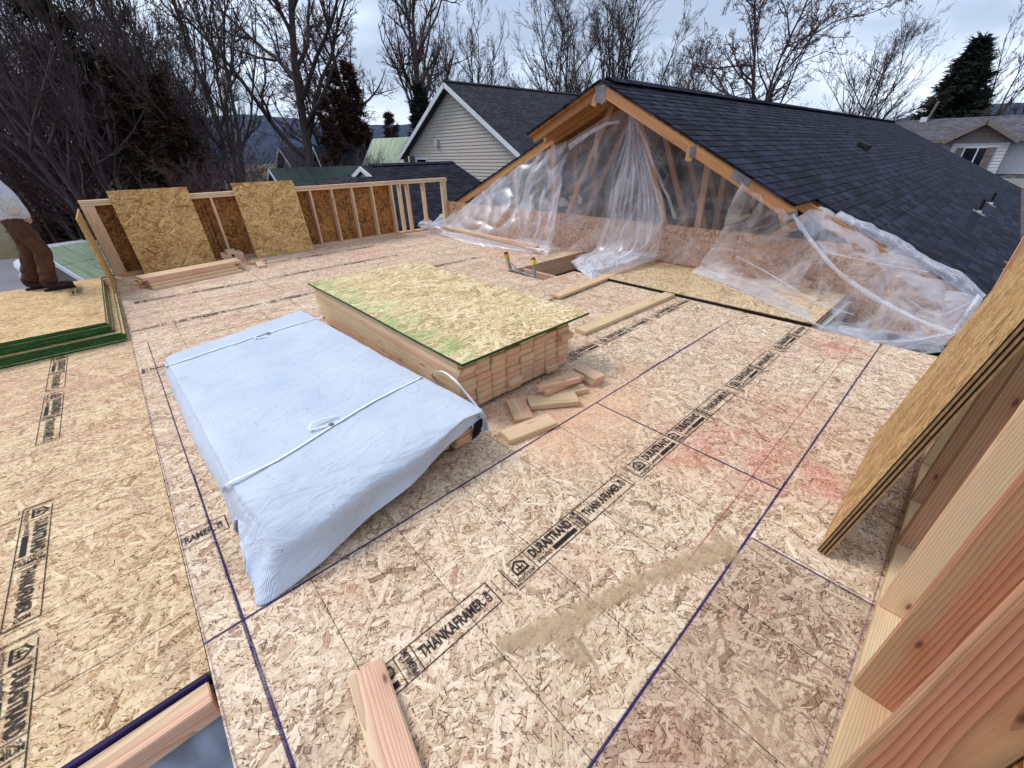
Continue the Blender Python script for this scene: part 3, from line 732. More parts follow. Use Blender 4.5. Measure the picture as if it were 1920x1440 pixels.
def grid_obj(name, g, mat, parent=None, disp=None, solid=0):
    nv, nu = len(g)-1, len(g[0])-1
    V = [[p.copy() for p in r] for r in g]
    if disp:
        for j in range(nv+1):
            for i in range(nu+1):
                a = g[j][min(i+1, nu)]-g[j][max(i-1, 0)]; b = g[min(j+1, nv)][i]-g[max(j-1, 0)][i]
                nn = a.cross(b)
                if nn.length > 1e-9: V[j][i] += nn.normalized()*disp(i/nu, j/nv, g[j][i])
    vs = [p for r in V for p in r]
    fs = [(j*(nu+1)+i, j*(nu+1)+i+1, (j+1)*(nu+1)+i+1, (j+1)*(nu+1)+i) for j in range(nv) for i in range(nu)]
    o = mesh_obj(name, vs, fs, mat, parent, smooth=True)
    uv = o.data.uv_layers.new(name='UVMap'); k = 0
    buf = np.zeros(len(fs)*8, dtype=np.float32)
    for f in fs:
        for vi in f:
            j, i = divmod(vi, nu+1); buf[k] = i/nu; buf[k+1] = j/nv; k += 2
    uv.data.foreach_set('uv', buf)
    if solid:
        md = o.modifiers.new('s', 'SOLIDIFY'); md.thickness = solid; md.offset = 0
    return o
# woven white wrap
n = NT('white woven lumber wrap'); UV = n.n('TexCoord').outputs['UV']; P = n.n('TexCoord').outputs['Object']; s = n.sep(P)
wv = n.m_('MULTIPLY', n.m_('SINE', n.m_('MULTIPLY', s[0], 1500)), n.m_('SINE', n.m_('MULTIPLY', s[1], 1500)))
k = n.noise(P, 3, 4, .6)
c = n.mix(n.mapr(k, .3, .7), lin((192, 201, 212)), lin((178, 188, 202)))
su = n.sep(UV)
lim_ = n.m_('ADD', .235, n.m_('MULTIPLY', n.mapr(su[1], .70, .95), .12))
base2 = n.m_('LESS_THAN', su[0], lim_); c = n.mix(n.m_('MULTIPLY', base2, .6), c, lin((150, 162, 184)))
stripe = n.m_('MULTIPLY', n.mapr(n.m_('SINE', n.m_('MULTIPLY', su[0], 700)), -.1, .4), base2)
c = n.mix(n.m_('MULTIPLY', stripe, .9), c, lin((216, 224, 236)))
dirt = n.mapr(n.noise(n.v_('MULTIPLY', P, (9, 3, 3)), 1, 4, .7), .66, .76, 0, .45); c = n.mix(dirt, c, lin((150, 140, 124)))
spk = n.mapr(n.noise(P, 55, 1, .5), .76, .79, 0, .7); c = n.mix(spk, c, lin((70, 66, 66)))
w1 = n.noise(n.v_('MULTIPLY', P, (3.0, 8, 6)), 1, 5, .6, 1.6)
w2 = n.m_('POWER', n.m_('SUBTRACT', 1, n.m_('MULTIPLY', n.m_('ABSOLUTE', n.m_('SUBTRACT', n.noise(n.v_('MULTIPLY', P, (2.2, 5, 4)), 1, 4, .6, .8), .5)), 5, clamp=True)), 4)
wr = n.m_('ADD', n.m_('ADD', w1, n.m_('MULTIPLY', w2, .35)), n.m_('MULTIPLY', wv, .006))
M_tarp = n.end(n.bsdf(c, .6, wr, .42, .022, .3))
# control rows from far hem to near hem; columns from left hem over the top to the right hem
def TR(y, xl, xr, z, sidel=.03, wl=.0, wr_=.0):
    return [(xl-.05-wl, y, sidel), (xl-.03-wl*.7, y, z*.5), (xl-.008, y, z-.035), (xl+.05, y, z+.0), (xl+.35*(xr-xl), y, z), (xl+.7*(xr-xl), y+.0, z), (xr-.05, y, z+.0), (xr+.010, y, z-.03), (xr+.022, y, z*.5), (xr+.03, y, .05)]
def skew(r, dy):   # shear so the right side runs farther back
    xs = [p[0] for p in r]; return [(p[0], p[1]+dy*(p[0]-xs[0])/(xs[-1]-xs[0]), p[2]) for p in r]
tl = at(303, 667, z=TZ); tr_ = at(560, 578, z=TZ); nr = at(903, 765, z=TZ); nl = at(428, 908, z=TZ)
for i in range(8):
    for j in range(6):
        if i < 4: continue
        u_ = (i+.5)/8.15; P_n = nl.lerp(nr, u_); P_f = tl.lerp(tr_, u_); dd_ = (P_f-P_n).normalized(); zb = .028+.0395*(j+.5)
        a_ = P_n+dd_*(.03+random.uniform(-.012, .012)); b_ = P_f-dd_*.08; a_.z = b_.z = zb
        o = board('wrapped_board', a_, b_, .138, .0385, M_wood, bevel=.006)
        tag(o, f'fir board under the white tarp, {ORD[7-i]} column from the right, {ORD[j]} layer up', 'board', 'boards under the white tarp')
rows_ = []
def pt(v, u, z):  # quad bilinear on the top: u left-right, v far-near
    L_ = tl.lerp(nl, v); R_ = tr_.lerp(nr, v); q = L_.lerp(R_, u); return Vector((q.x, q.y, z))
for v, zz, sl in ((0, .04, .0), (.0, TZ*.6, .0), (.012, TZ-.02, .0), (.06, TZ, .01), (.3, TZ+.004, .02), (.6, TZ-.003, .05), (.85, TZ+.003, .02), (1.0, TZ, -.01)):
    r = []
    top = zz
    bulge = sl
    flatz = zz
    L_, R_ = pt(v, 0, 0), pt(v, 1, 0); xd = (R_-L_).normalized()
    def q(off_l=None, off_r=None, z=0, u=None):
        b = L_ if off_r is None else R_
        return (b + xd*(off_l if off_r is None else off_r)).to_tuple()[:2]+(z,)
    if v == 0 and zz < TZ*.9:
        sc = zz
        r = [(*(L_-xd*.03)[:2], min(.03, zz)), (*(L_-xd*.02)[:2], zz*.6), (*(L_-xd*.0)[:2], zz*.9), (*(L_+xd*.06)[:2], zz)]
        for u in (.35, .7): p = pt(v, u, zz); r.append(tuple(p))
        r += [(*(R_-xd*.06)[:2], zz), (*(R_)[:2], zz*.9), (*(R_+xd*.01)[:2], zz*.6), (*(R_+xd*.02)[:2], min(.03, zz))]
        r = [(a, b+.05, c) for a, b, c in r]
    else:
        r = [(*(L_-xd*(.055-bulge))[:2], .012), (*(L_-xd*(.035+bulge*.3))[:2], zz*.5), (*(L_-xd*.0)[:2], zz-.03), (*(L_+xd*.07)[:2], zz+.002)]
        for u in (.35, .7): p = pt(v, u, zz); r.append(tuple(p))
        r += [(*(R_-xd*.07)[:2], zz+.002), (*(R_-xd*.0)[:2], zz-.012), (*(R_+xd*.012)[:2], zz*.62), (*(R_+xd*.015)[:2], .12)]
    rows_.append(r)
# near flap: falls over the end and flares out to the floor at the left
hem = [at(452, 1035, z=.10), at(462, 1075, z=.06), at(478, 1112, z=.012), at(497, 1133, z=.004), at(590, 1066, z=.03), at(690, 972, z=.075), at(790, 892, z=.13), at(850, 828, z=.19), at(893, 790, z=.24), at(899, 776, z=.255)]
mid = [at(446, 968, z=.13), at(462, 985, z=.17), at(486, 1000, z=.19), at(520, 1005, z=.20), at(610, 968, z=.21), at(720, 896, z=.225), at(805, 845, z=.245), at(860, 800, z=.262), at(896, 777, z=.262), at(902, 768, z=.262)]
L_ = [Vector(p) for p in rows_[-1]]
up1 = [L_[k].lerp(mid[k], .45)+Vector((0, 0, .018 if 2 < k < 8 else 0)) for k in range(10)]
rows_ += [up1, mid, [mid[k].lerp(hem[k], .55)+Vector((0, 0, -.01)) for k in range(10)], hem]
g = surface(rows_, 130, 170)
def tdisp(u, v, p):
    a = mnoise.fractal(Vector((p.x*3.2, p.y*7.5, 2)), .9, 2.1, 4)*.006
    b = mnoise.noise(Vector((p.x*1.5+p.y*1.2, p.y*22+p.x*9, 5)))*.0045
    f = (1-abs(mnoise.noise(Vector((p.x*5+p.y*4, p.y*2.5-p.x*2, 9)))))**6*.007
    e = 0
    if v > .72: e = mnoise.noise(Vector((u*9, v*4, 1)))*.020*(v-.72)/.28
    return (a+b+f)*(.5 if .1 < u < .9 else 1.2)+e
tarp = grid_obj('lumber_wrap', g, M_tarp, None, tdisp, .002); tag(tarp, 'white woven tarp wrapped over a lumber bundle, striped hem flaring at near corner', 'tarp')
# strapping over the tarp
def strap(pts, name='strap', w=.016, lab=None):
    vs, fs = [], []
    P = [Vector(p) for p in pts]; N = len(P)*8; Q = [catmull(P, k/N) for k in range(N+1)]
    for k, q in enumerate(Q):
        d = (Q[min(k+1, N)]-Q[max(k-1, 0)]).normalized(); s = d.cross(Vector((0, 0, 1)))
        if s.length < .1: s = Vector((0, 1, 0))
        s = s.normalized()*w/2; nrm = s.cross(d).normalized()*.0009
        vs += [q-s-nrm, q+s-nrm, q+s+nrm, q-s+nrm]
    for k in range(N):
        for e in range(4): fs.append((4*k+e, 4*k+(e+1) % 4, 4*k+4+(e+1) % 4, 4*k+4+e))
    return mesh_obj(name, vs, fs, M_strap, tarp, smooth=False)
zz = TZ+.010
strap([at(313, 690, z=.02)+Vector((-.03, 0, 0)), at(313, 688, z=TZ*.6), at(322, 683, z=TZ+.006), at(420, 650, z=zz), at(520, 618, z=zz), at(600, 595, z=zz), at(606, 592, z=TZ+.002), at(608, 600, z=.1)])
strap([at(428, 940, z=.02), at(420, 920, z=TZ*.6), at(430, 905, z=TZ+.008), at(520, 862, z=zz), at(620, 800, z=zz), at(700, 752, z=zz), at(780, 712, z=zz), at(790, 708, z=TZ+.004), at(796, 716, z=.12)])
strap([at(618, 797, z=zz+.002), at(600, 801, z=zz+.006), at(580, 805, z=zz+.008), at(590, 790, z=zz+.02), at(632, 779, z=zz+.004)], w=.012)
strap([at(512, 622, z=zz+.002), at(490, 626, z=zz+.006), at(478, 633, z=zz+.010), at(500, 631, z=zz+.003)], w=.012)
strap([at(812, 708, z=.18), at(812, 700, z=.30), at(828, 696, z=.40), at(852, 712, z=.42), at(878, 742, z=.34), at(898, 766, z=.27)], w=.014)
for p in ((621, 796), (398+105, 625)):
    mb = MB(); mb.box(-.013, .013, -.009, .009, 0, .004); mb.box(-.007, .007, -.012, .012, .004, .007)
    o = mb.build('buckle', M_metal, tarp); o.location = at(*p, z=zz+.003); o.rotation_euler.z = -.3
# torn black and white wrap lining at the near right corner
rowsT = [[at(905, 768, z=.26), at(900, 775, z=.25), at(892, 783, z=.24)], [at(906, 790, z=.18), at(900, 800, z=.16), at(888, 800, z=.16)], [at(903, 812, z=.08), at(893, 818, z=.07), at(884, 826, z=.05)]]
gt = surface(rowsT, 12, 18)
o = grid_obj('torn_lining', gt, M_black, tarp, lambda u, v, p: mnoise.noise(p*40)*.012, .0015)
rowsT = [[at(909, 775, z=.25), at(907, 778, z=.25)], [at(911, 795, z=.16), at(904, 800, z=.15)], [at(905, 812, z=.08), at(897, 818, z=.07)], [at(893, 830, z=.03), at(885, 833, z=.02)]]
o = grid_obj('torn_lining', surface(rowsT, 8, 20), M_tarp, tarp, lambda u, v, p: mnoise.noise(p*50)*.014, .0015)

# ================================================================ ladder standing in the stair opening
lad = empty('ladder', (4.25, 4.4, 0)); tag(lad, 'aluminium ladder top with yellow and black caps poking from stair opening', 'ladder')
T1, T2 = at(949, 476, x=4.30), at(1000, 488, x=4.36)
B1, B2 = at(958, 508, z=-.02), at(1003, 524, z=-.02)
for (t, b) in ((T1, B1), (T2, B2)):
    d = (t-b); bot = b-d.normalized()*1.2
    mb = MB(); mb.bar(bot-lad.location, t-lad.location, .045, .03, up=(1, 0, 0)); mb.build('side_rail', M_alum, lad)
    mb = MB(); mb.bar(t-d*.28-lad.location, t-lad.location, .055, .045, up=(1, 0, 0)); mb.build('yellow_sleeve', M_yellow, lad)
    mb = MB(); mb.bar(t-d*.02-lad.location, t+d*.1-lad.location, .06, .05, up=(1, 0, 0)); mb.build('black_cap', M_black, lad, bevel=.008)
for f_ in (.12, -1.2, -2.6):
    a, b = B1.lerp(T1, f_), B2.lerp(T2, f_); mb = MB(); mb.tube([a-lad.location, b-lad.location], .016); mb.build('rung', M_alum, lad)
mb = MB(); mb.bar(B1.lerp(T1, .6)-lad.location, B1.lerp(B2, .45)+Vector((0, 0, .03))-lad.location, .012, .012); mb.build('brace', M_alum, lad)
mb = MB(); mb.bar(B2.lerp(T2, .5)-lad.location, B2.lerp(B1, .35)+Vector((0, 0, .03))-lad.location, .012, .012); mb.build('brace', M_alum, lad)

# sawdust trail -----------------------------------------------------------------
path = [(1345, 1012, .03), (1362, 1030, .055), (1310, 1046, .062), (1262, 1064, .045), (1205, 1090, .034), (1150, 1118, .042), (1095, 1148, .044), (1045, 1176, .055), (1000, 1190, .05), (950, 1206, .03)]
path2 = [(1045, 1176, .055), (1060, 1205, .052), (1086, 1230, .050)]
pts = [(at(a, b, z=0), r_) for a, b, r_ in path]; pts2 = [(at(a, b, z=0), r_) for a, b, r_ in path2]
segl = [(pts[i], pts[i+1]) for i in range(len(pts)-1)]+[(pts2[i], pts2[i+1]) for i in range(len(pts2)-1)]
xs_ = [p[0].x for p in pts+pts2]; ys_ = [p[0].y for p in pts+pts2]
x0, x1, y0, y1 = min(xs_)-.12, max(xs_)+.12, min(ys_)-.12, max(ys_)+.12; st = .008
vs, fs, uvs = [], [], []; idx = {}
nx_, ny_ = int((x1-x0)/st), int((y1-y0)/st)
def sdh(x, y):
    best = 9
    for (a, ra_), (b, rb_) in segl:
        dx, dy = b.x-a.x, b.y-a.y; t = max(0, min(1, ((x-a.x)*dx+(y-a.y)*dy)/(dx*dx+dy*dy)))
        d = math.hypot(x-a.x-dx*t, y-a.y-dy*t)/(ra_+(rb_-ra_)*t); best = min(best, d)
    return best*(1+.38*mnoise.noise((x*9, y*9, 0))+.22*mnoise.noise((x*30, y*30, 3)))
for j in range(ny_+1):
    for i in range(nx_+1):
        x, y = x0+i*st, y0+j*st; d = sdh(x, y)
        if d < 1.25:
            idx[(i, j)] = len(vs); h = max(0, 1-d*d)*.0045*(1+.8*mnoise.noise((x*24, y*60, 1)))
            vs.append((x, y, .0032+h)); uvs.append((d, 0))
for (i, j) in list(idx):
    q = [(i, j), (i+1, j), (i+1, j+1), (i, j+1)]
    if all(c in idx for c in q): fs.append(tuple(idx[c] for c in q))
n = NT('sawdust'); P = n.n('NewGeometry').outputs['Position']; d = n.sep(n.n('TexCoord').outputs['UV'])[0]
k = n.noise(P, 500, 3, .8); k2 = n.noise(P, 40, 3, .6)
c = n.mix(n.mapr(k, .3, .7), lin((212, 188, 154)), lin((178, 148, 112)))
a = n.mapr(n.m_('ADD', d, n.m_('ADD', n.m_('MULTIPLY', n.m_('SUBTRACT', n.noise(P, 420, 3, .8), .5), 1.3), n.m_('MULTIPLY', n.m_('SUBTRACT', k2, .5), .8))), .55, 1.12, .88, 0)
a = n.m_('MULTIPLY', a, n.mapr(n.noise(P, 18, 4, .65), .3, .66, .22, .95))
M_saw = n.end(n.n('MixShader', {0: a, 1: n.n('BsdfTransparent').outputs[0], 2: n.bsdf(c, .95, k, .6, .002)}).outputs[0])
o = mesh_obj('sawdust', vs, fs, M_saw, smooth=True); tag(o, kind='stuff', label='trail of tan sawdust spilled across the deck', cat='sawdust')
uv = o.data.uv_layers.new(name='UVMap')
for f in o.data.polygons:
    for li in f.loop_indices: uv.data[li].uv = uvs[o.data.loops[li].vertex_index]
# chips and splinters lying on the deck
mb = MB(); rnd = random.Random(3)
for k in range(900):
    if k < 500: c = Vector((rnd.gauss(2.3, .5), rnd.gauss(1.7, .35), .004))
    else: c = Vector((rnd.uniform(-.3, 4.7), rnd.uniform(-.2, 6), .004))
    if -.1 < c.x < 1.25 and 1.4 < c.y < 4.1 or c.y < -.24 or c.x > 4.7: continue
    a = rnd.uniform(0, 6.28); l = rnd.uniform(.004, .022); w = rnd.uniform(.001, .005); t = rnd.uniform(.0006, .0018)
    d = Vector((math.cos(a), math.sin(a), rnd.uniform(-.1, .1)))*l; mb.bar(c-d, c+d, w, t)
o = mb.build('wood_chips', M_woodp); tag(o, kind='stuff', label='loose wood chips and splinters strewn over the deck', cat='wood chips')

# ================================================================ foreground framed wall on the right
fw = empty('stud_wall', (0, -.26, 0)); tag(fw, 'tall open stud wall close to the viewer along right edge of deck', 'framed wall')
board('bottom_plate', (.45, -.07, .0185), (4.97, -.07, .0185), .138, .037, M_woodp, parent=fw)
k = 0
for x in (.50, .885, 1.28, 1.68, 2.10, 2.48, 2.88, 3.28, 3.68, 4.08, 4.48, 4.86, 4.93):
    board('stud', (x, -.07, .0375), (x, -.07, 2.36), .038, .138, M_woodg if k % 3 else M_woodp, up=(0, 1, 0), parent=fw, bevel=.004); k += 1
for zz_, in ((2.379,), (2.417,)): board('top_plate', (.45, -.07, zz_), (4.97, -.07, zz_), .138, .037, M_woodg, parent=fw)
for x0, x1 in ((.4, 1.30),):
    o = MB(); o.box(-(x1-x0)/2, (x1-x0)/2, -1.22, 1.22, -.006, .006); o = o.build('sheathing', M_wallosb, fw)
    o.matrix_local = frame(((x0+x1)/2, -.147, 1.21), (1, 0, 0), (0, -1, 0))
# three sheets leaning on it
M_tanedge = plain('sawn board edge', (176, 142, 98), .8, var=.12, scale=40)
LAB = ['innermost', 'middle', 'outermost']
for i in range(3):
    off = -.068+.0135*i*1.0
    a = Vector((2.42+.004*i, -.035-.0135*(2-i), .007)); d = Vector((0, -.136, 1)).normalized()
    o = sheet('leaning_sheet', 1.22, 1.5, .0115, M_fgosb, frame(a+d*.75, (1, 0, 0), Vector((1, 0, 0)).cross(d)))
    tag(o, LAB[i]+' of three strand board sheets leaning on the near stud wall', 'strand board', 'sheets leaning on the near stud wall')
    e = MB(); T = .0115
    e.box(-.61-.0016, -.6095, -.75, .75, -T/2-.001, -T/2+.0028); e.build('dark_edge_line', M_black, o)
    e = MB(); e.box(-.61-.0008, -.6095, -.75, .75, -T/2+.0029, T/2-.0004); e.build('edge_band', M_tanedge, o)
# joist beam and tarp below at the bottom left
o = board('rim_beam', (-3.2, 1.245, -.062), (-.335, 1.245, -.062), .085, .10, M_wood); tag(o, 'pink timber beam along near edge of the left deck', 'beam')
mb = MB(); mb.box(-3.2, -.33, 1.292, 1.307, -.05, .0035); o = mb.build('purple_chalk_edge', plain('dark purple chalked edge', (48, 34, 84), .8)); o.parent = bpy.data.objects['rim_beam']; o.matrix_parent_inverse = bpy.data.objects['rim_beam'].matrix_basis.inverted()
rowsB = [[(-1.5+.235*i, 1.62-.28*j, -.20-.05*j+.03*math.sin(i*1.9+j)+.025*math.cos(j*2.3+i*.7)) for i in range(6)] for j in range(8)]
gb = surface(rowsB, 90, 110)
M_gtarp = plain('grey tarp', (178, 192, 212), .5, var=.05)
o = grid_obj('grey_tarp', gb, M_gtarp, None, lambda u, v, p: mnoise.fractal(p*4, .8, 2, 4)*.04+(1-abs(mnoise.noise(p*3)))**5*.05, .003); tag(o, 'crumpled grey blue tarp in the opening below near deck edge', 'tarp')
mb = MB(); mb.box(-3.2, -.42, -2, 1.15, -.9, -.86); o = mb.build('lower_floor', M_floor_g); tag(o, kind='structure')
board('support_post', (-.95, 1.15, -.86), (-.95, 1.15, -.12), .09, .09, M_wood); tag(bpy.data.objects['support_post'], 'short post under near end of timber beam', 'post')
# ================================================================ roofs
def shingle_mat(name, dark, mid, light, w=.18, h=.14, var=1.0):
    n = NT(name); P = n.n('TexCoord').outputs['Object']; s = n.sep(P)
    row = n.m_('FLOOR', n.m_('DIVIDE', s[1], h)); wn = n.n('TexWhiteNoise', noise_dimensions='1D'); n.set(wn.inputs['W'], row)
    xo = n.m_('ADD', s[0], n.m_('MULTIPLY', wn.outputs['Value'], w*3))
    jit = n.m_('MULTIPLY', n.m_('SUBTRACT', n.noise(n.comb(n.m_('MULTIPLY', xo, 2.5), row, 0), 1, 1), .5), .25)
    cx = n.m_('ADD', n.m_('DIVIDE', xo, w), jit); colf = n.m_('FLOOR', cx); fr = n.m_('FRACT', cx)
    w2 = n.n('TexWhiteNoise', noise_dimensions='2D'); n.set(w2.inputs['Vector'], n.comb(row, colf, 0)); r1 = w2.outputs['Value']
    streak = n.noise(n.comb(n.m_('MULTIPLY', s[0], 95), n.m_('MULTIPLY', s[1], 5), row), 1, 2, .7)
    gran = n.noise(P, 320, 2, .8); big = n.noise(P, 1.3, 3, .6)
    t = n.m_('ADD', n.m_('MULTIPLY', r1, .50*var), n.m_('ADD', n.m_('MULTIPLY', streak, .62), n.m_('MULTIPLY', n.m_('SUBTRACT', gran, .5), .5)))
    t = n.m_('ADD', t, n.m_('MULTIPLY', n.m_('SUBTRACT', big, .5), .3))
    col = n.ramp(t, [(.15, dark), (.45, mid), (.85, light)])
    gap = n.m_('MULTIPLY', n.m_('LESS_THAN', fr, .035), .8); col = n.mix(gap, col, lin(tuple(c*.35 for c in dark)))
    return n.end(n.bsdf(col, .8, n.m_('ADD', n.m_('MULTIPLY', r1, 1.2), n.m_('MULTIPLY', gran, .5)), .5, .004, .12))
M_shn = shingle_mat('navy charcoal shingles', (5, 6, 11), (18, 19, 30), (52, 54, 74), var=.85)
M_shb = shingle_mat('weathered grey shingles', (30, 30, 35), (48, 48, 53), (78, 78, 82), var=.6)
M_shd = shingle_mat('grey brown shingles', (66, 62, 68), (90, 86, 92), (124, 118, 122), var=.7)
M_shc = shingle_mat('dark slate shingles', (12, 12, 18), (26, 27, 36), (54, 56, 68), var=.75)
def shingle_roof(name, A, B, C, D, mat, parent, h=.14, th=.007, clip=None, slab=.02):
    """A,B along the eave (left,right), D,C along the ridge; courses are real overlapping steps"""
    A, B, C, D = map(Vector, (A, B, C, D))
    o_ = A; xd = (B-A).normalized(); nrm = xd.cross(D-A).normalized()
    if nrm.z < 0: nrm = -nrm
    yd = nrm.cross(xd); 
    if yd.dot(D-A) < 0: yd = -yd
    loc = lambda p: Vector(((p-o_).dot(xd), (p-o_).dot(yd)))
    a, b, c, d = map(loc, (A, B, C, D)); Ht = d.y; nr = max(1, int(round(Ht/h))); hh = Ht/nr
    mb = MB()
    def ex(y):
        t = y/Ht; return a.x+(d.x-a.x)*t, b.x+(c.x-b.x)*t
    rr = random.Random(hash(name) % 1000 if False else len(name))
    for k in range(nr):
        y0, y1 = k*hh, (k+1)*hh; l0, r0 = ex(y0); l1, r1 = ex(y1)
        j0, j1 = rr.uniform(-.008, .008), rr.uniform(-.008, .008)
        mb.add([(l0-j0, y0, th+.003), (r0+j1, y0, th+.003), (r1+j1, y1, .003), (l1-j0, y1, .003), (l0-j0, y0, -.0), (r0+j1, y0, -.0)], [(0, 1, 2, 3), (4, 5, 1, 0)])
    (l0, r0), (l1, r1) = ex(0), ex(Ht)
    mb.add([(l0, 0, -slab), (r0, 0, -slab), (r1, Ht, -slab), (l1, Ht, -slab), (l0, 0, .001), (r0, 0, .001), (r1, Ht, .001), (l1, Ht, .001)], [(3, 2, 1, 0), (0, 1, 5, 4), (1, 2, 6, 5), (2, 3, 7, 6), (3, 0, 4, 7)])
    ob = mb.build(name, mat, parent)
    m = Matrix.Identity(4)
    zz_ = xd.cross(yd)
    for i in range(3): m[i][0] = xd[i]; m[i][1] = yd[i]; m[i][2] = zz_[i]; m[i][3] = o_[i]
    if zz_.z < 0:
        for i in range(3): m[i][2] = -m[i][2]
        m = m  # mirrored frame
        for v in ob.data.vertices: pass
    ob.matrix_local = m
    return ob
def ridge_cap(name, p, q, mat, parent, w=.15, sl=.5):
    p, q = Vector(p), Vector(q); d = (q-p).normalized(); s = d.cross(Vector((0, 0, 1))).normalized(); mb = MB(); L = (q-p).length; k = 0; x = 0
    while x < L:
        a = p+d*x; b = p+d*min(x+.16, L); x += .14
        up0, up1 = Vector((0, 0, .022)), Vector((0, 0, .012)); dn = Vector((0, 0, -w*sl))
        mb.add([a+up0, b+up1, b+s*w+dn+up1, a+s*w+dn+up0, b-s*w+dn+up1, a-s*w+dn+up0, a, a+s*w+dn, a-s*w+dn], [(0, 3, 2, 1), (0, 1, 4, 5), (0, 6, 7, 3), (0, 5, 8, 6)])
    return mb.build(name, mat, parent)

# ---------------------------------------------------------------- the opened gable house
gh = empty('gable_house', (0, 0, 0)); tag(gh, 'opened gable end of house with navy shingle roof and exposed orange trusses', 'house')
RY, RZ = 4.22, 2.40; MR, ML = .508, .405      # ridge position, slopes right / left
XE = 27.0
def zr(y): return RZ-MR*(RY-y) if y < RY else RZ-ML*(y-RY)
EY = -1.35
up_ = .045
# right slope: overhanging upper part, then the lower part starting farther back
shingle_roof('roof_shingles', (5.56, 1.44, zr(1.44)+up_), (XE, 1.44, zr(1.44)+up_), (XE, RY, RZ+up_), (5.56, RY, RZ+up_), M_shn, gh)
shingle_roof('roof_shingles', (6.42, EY, zr(EY)+up_), (XE, EY, zr(EY)+up_), (XE, 1.437, zr(1.437)+up_), (6.36, 1.437, zr(1.437)+up_), M_shn, gh)
shingle_roof('roof_shingles', (XE, 9.4, zr(9.4)+up_), (6.15, 9.4, zr(9.4)+up_), (6.15, RY+1.45, zr(RY+1.45)+up_), (XE, RY+1.45, zr(RY+1.45)+up_), M_shn, gh)
shingle_roof('roof_shingles', (XE, RY+1.447, zr(RY+1.447)+up_), (5.56, RY+1.447, zr(RY+1.447)+up_), (5.56, RY, RZ+up_), (XE, RY, RZ+up_), M_shn, gh)
ridge_cap('ridge_cap', (5.72, RY, RZ+up_+.03), (XE, RY, RZ+up_+.03), M_shn, gh)
# roof sheathing seen from below
mb = MB()
def slope_box(mb, x0, x1, y0, y1, t0, t1):
    za, zb = zr(y0), zr(y1)
    mb.add([(x0, y0, za+t0), (x1, y0, za+t0), (x1, y1, zb+t0), (x0, y1, zb+t0), (x0, y0, za+t1), (x1, y0, za+t1), (x1, y1, zb+t1), (x0, y1, zb+t1)],
           [(3, 2, 1, 0), (4, 5, 6, 7), (0, 1, 5, 4), (1, 2, 6, 5), (2, 3, 7, 6), (3, 0, 4, 7)])
slope_box(mb, 5.585, XE, 1.46, RY, .006, .020); slope_box(mb, 6.40, XE, EY+.01, 1.455, .006, .020)
slope_box(mb, 5.585, XE, RY+.001, RY+1.44, .006, .020); slope_box(mb, 6.16, XE, RY+1.445, 9.38, .006, .020)
mb.build('roof_sheathing', M_soffit, gh)
# fly rafters at the overhang (plane x 5.6)
def raf(y0, y1, x, mat, name='rafter', d=.135, w=.038, off=.0):
    za, zb = zr(y0)-d/2-off, zr(y1)-d/2-off
    return board(name, (x, y0, za), (x, y1, zb), w, d, mat, parent=gh)
raf(RY-.01, 1.47, 5.605, M_woodo, d=.125); raf(RY+.01, RY+1.40, 5.70, M_woodo, d=.10)
raf(RY+.03, RY+1.46, 6.02, M_woodo, d=.09); raf(RY-.01, 1.6, 5.9, M_woodd, d=.10)
# trusses
def truss(x, mat):
    t = empty('roof_truss', (x, 0, 0)); t.parent = gh; d = .09
    def tb(name, a, b, dd=.089):
        board(name, (0, a[0], a[1]), (0, b[0], b[1]), .038, dd, mat, up=(0, -(b[1]-a[1]), b[0]-a[0]) if b[0] != a[0] else (0, 1, 0), parent=t)
    tb('top_chord', (RY-.01, zr(RY)-.06), (-1.2, zr(-1.2)-.06), .12); tb('top_chord', (RY+.01, zr(RY)-.06), (9.2, zr(9.2)-.06), .12)
    tb('bottom_chord', (9.2, .045), (-.9, .045))
    for a, b in (((4.42, 2.20), (5.47, .09)), ((4.0, 2.16), (3.02, .09)), ((2.78, 1.55), (2.74, .09)), ((5.62, 1.72), (5.50, .09)), ((1.40, .88), (2.35, .09)), ((6.6, 1.35), (6.55, .09)), ((7.7, .9), (6.75, .09))):
        tb('web', a, b)
    return t
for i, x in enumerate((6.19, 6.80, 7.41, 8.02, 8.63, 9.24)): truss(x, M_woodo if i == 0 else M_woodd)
# strand board knee below the truss, with a few nailed lines
mb = MB(); mb.box(6.125, 6.137, -1.3, 9.15, -.30, .0); mb.build('lower_sheathing', M_gablev, gh)
for y0, y1 in ((-1.3, .46), (.463, 2.90), (2.903, 5.34), (5.343, 7.2), (7.203, 9.1)):
    W_ = y1-y0; T_ = .012; hgt = .60
    if y0 < 0: hgt = .42
    o = MB(); o.box(6.136, 6.148, y0, y1, .002, .002+hgt); o = o.build('gable_sheathing', M_gablev, gh)
    bm = bmesh.new(); bm.from_mesh(o.data); bmesh.ops.bisect_plane(bm, geom=bm.verts[:]+bm.edges[:]+bm.faces[:], plane_co=(0, RY, RZ-.02), plane_no=(0, -MR, 1), clear_outer=True); bm.to_mesh(o.data); bm.free()
    if y0 == 2.903: pass
segs = [((6.1355, y, 0), (6.1355, y, .58)) for y in (2.9, 2.52, 2.15, 1.4, 4.1, 5.34)]
mb = MB()
for a, b in segs: mb.bar(a, b, .004, .0012, up=(1, 0, 0))
mb.build('nail_line', M_seam, gh)
mb = MB(); c = at(1287, 476, x=6.132)
for s in (.03, .018):
    pass
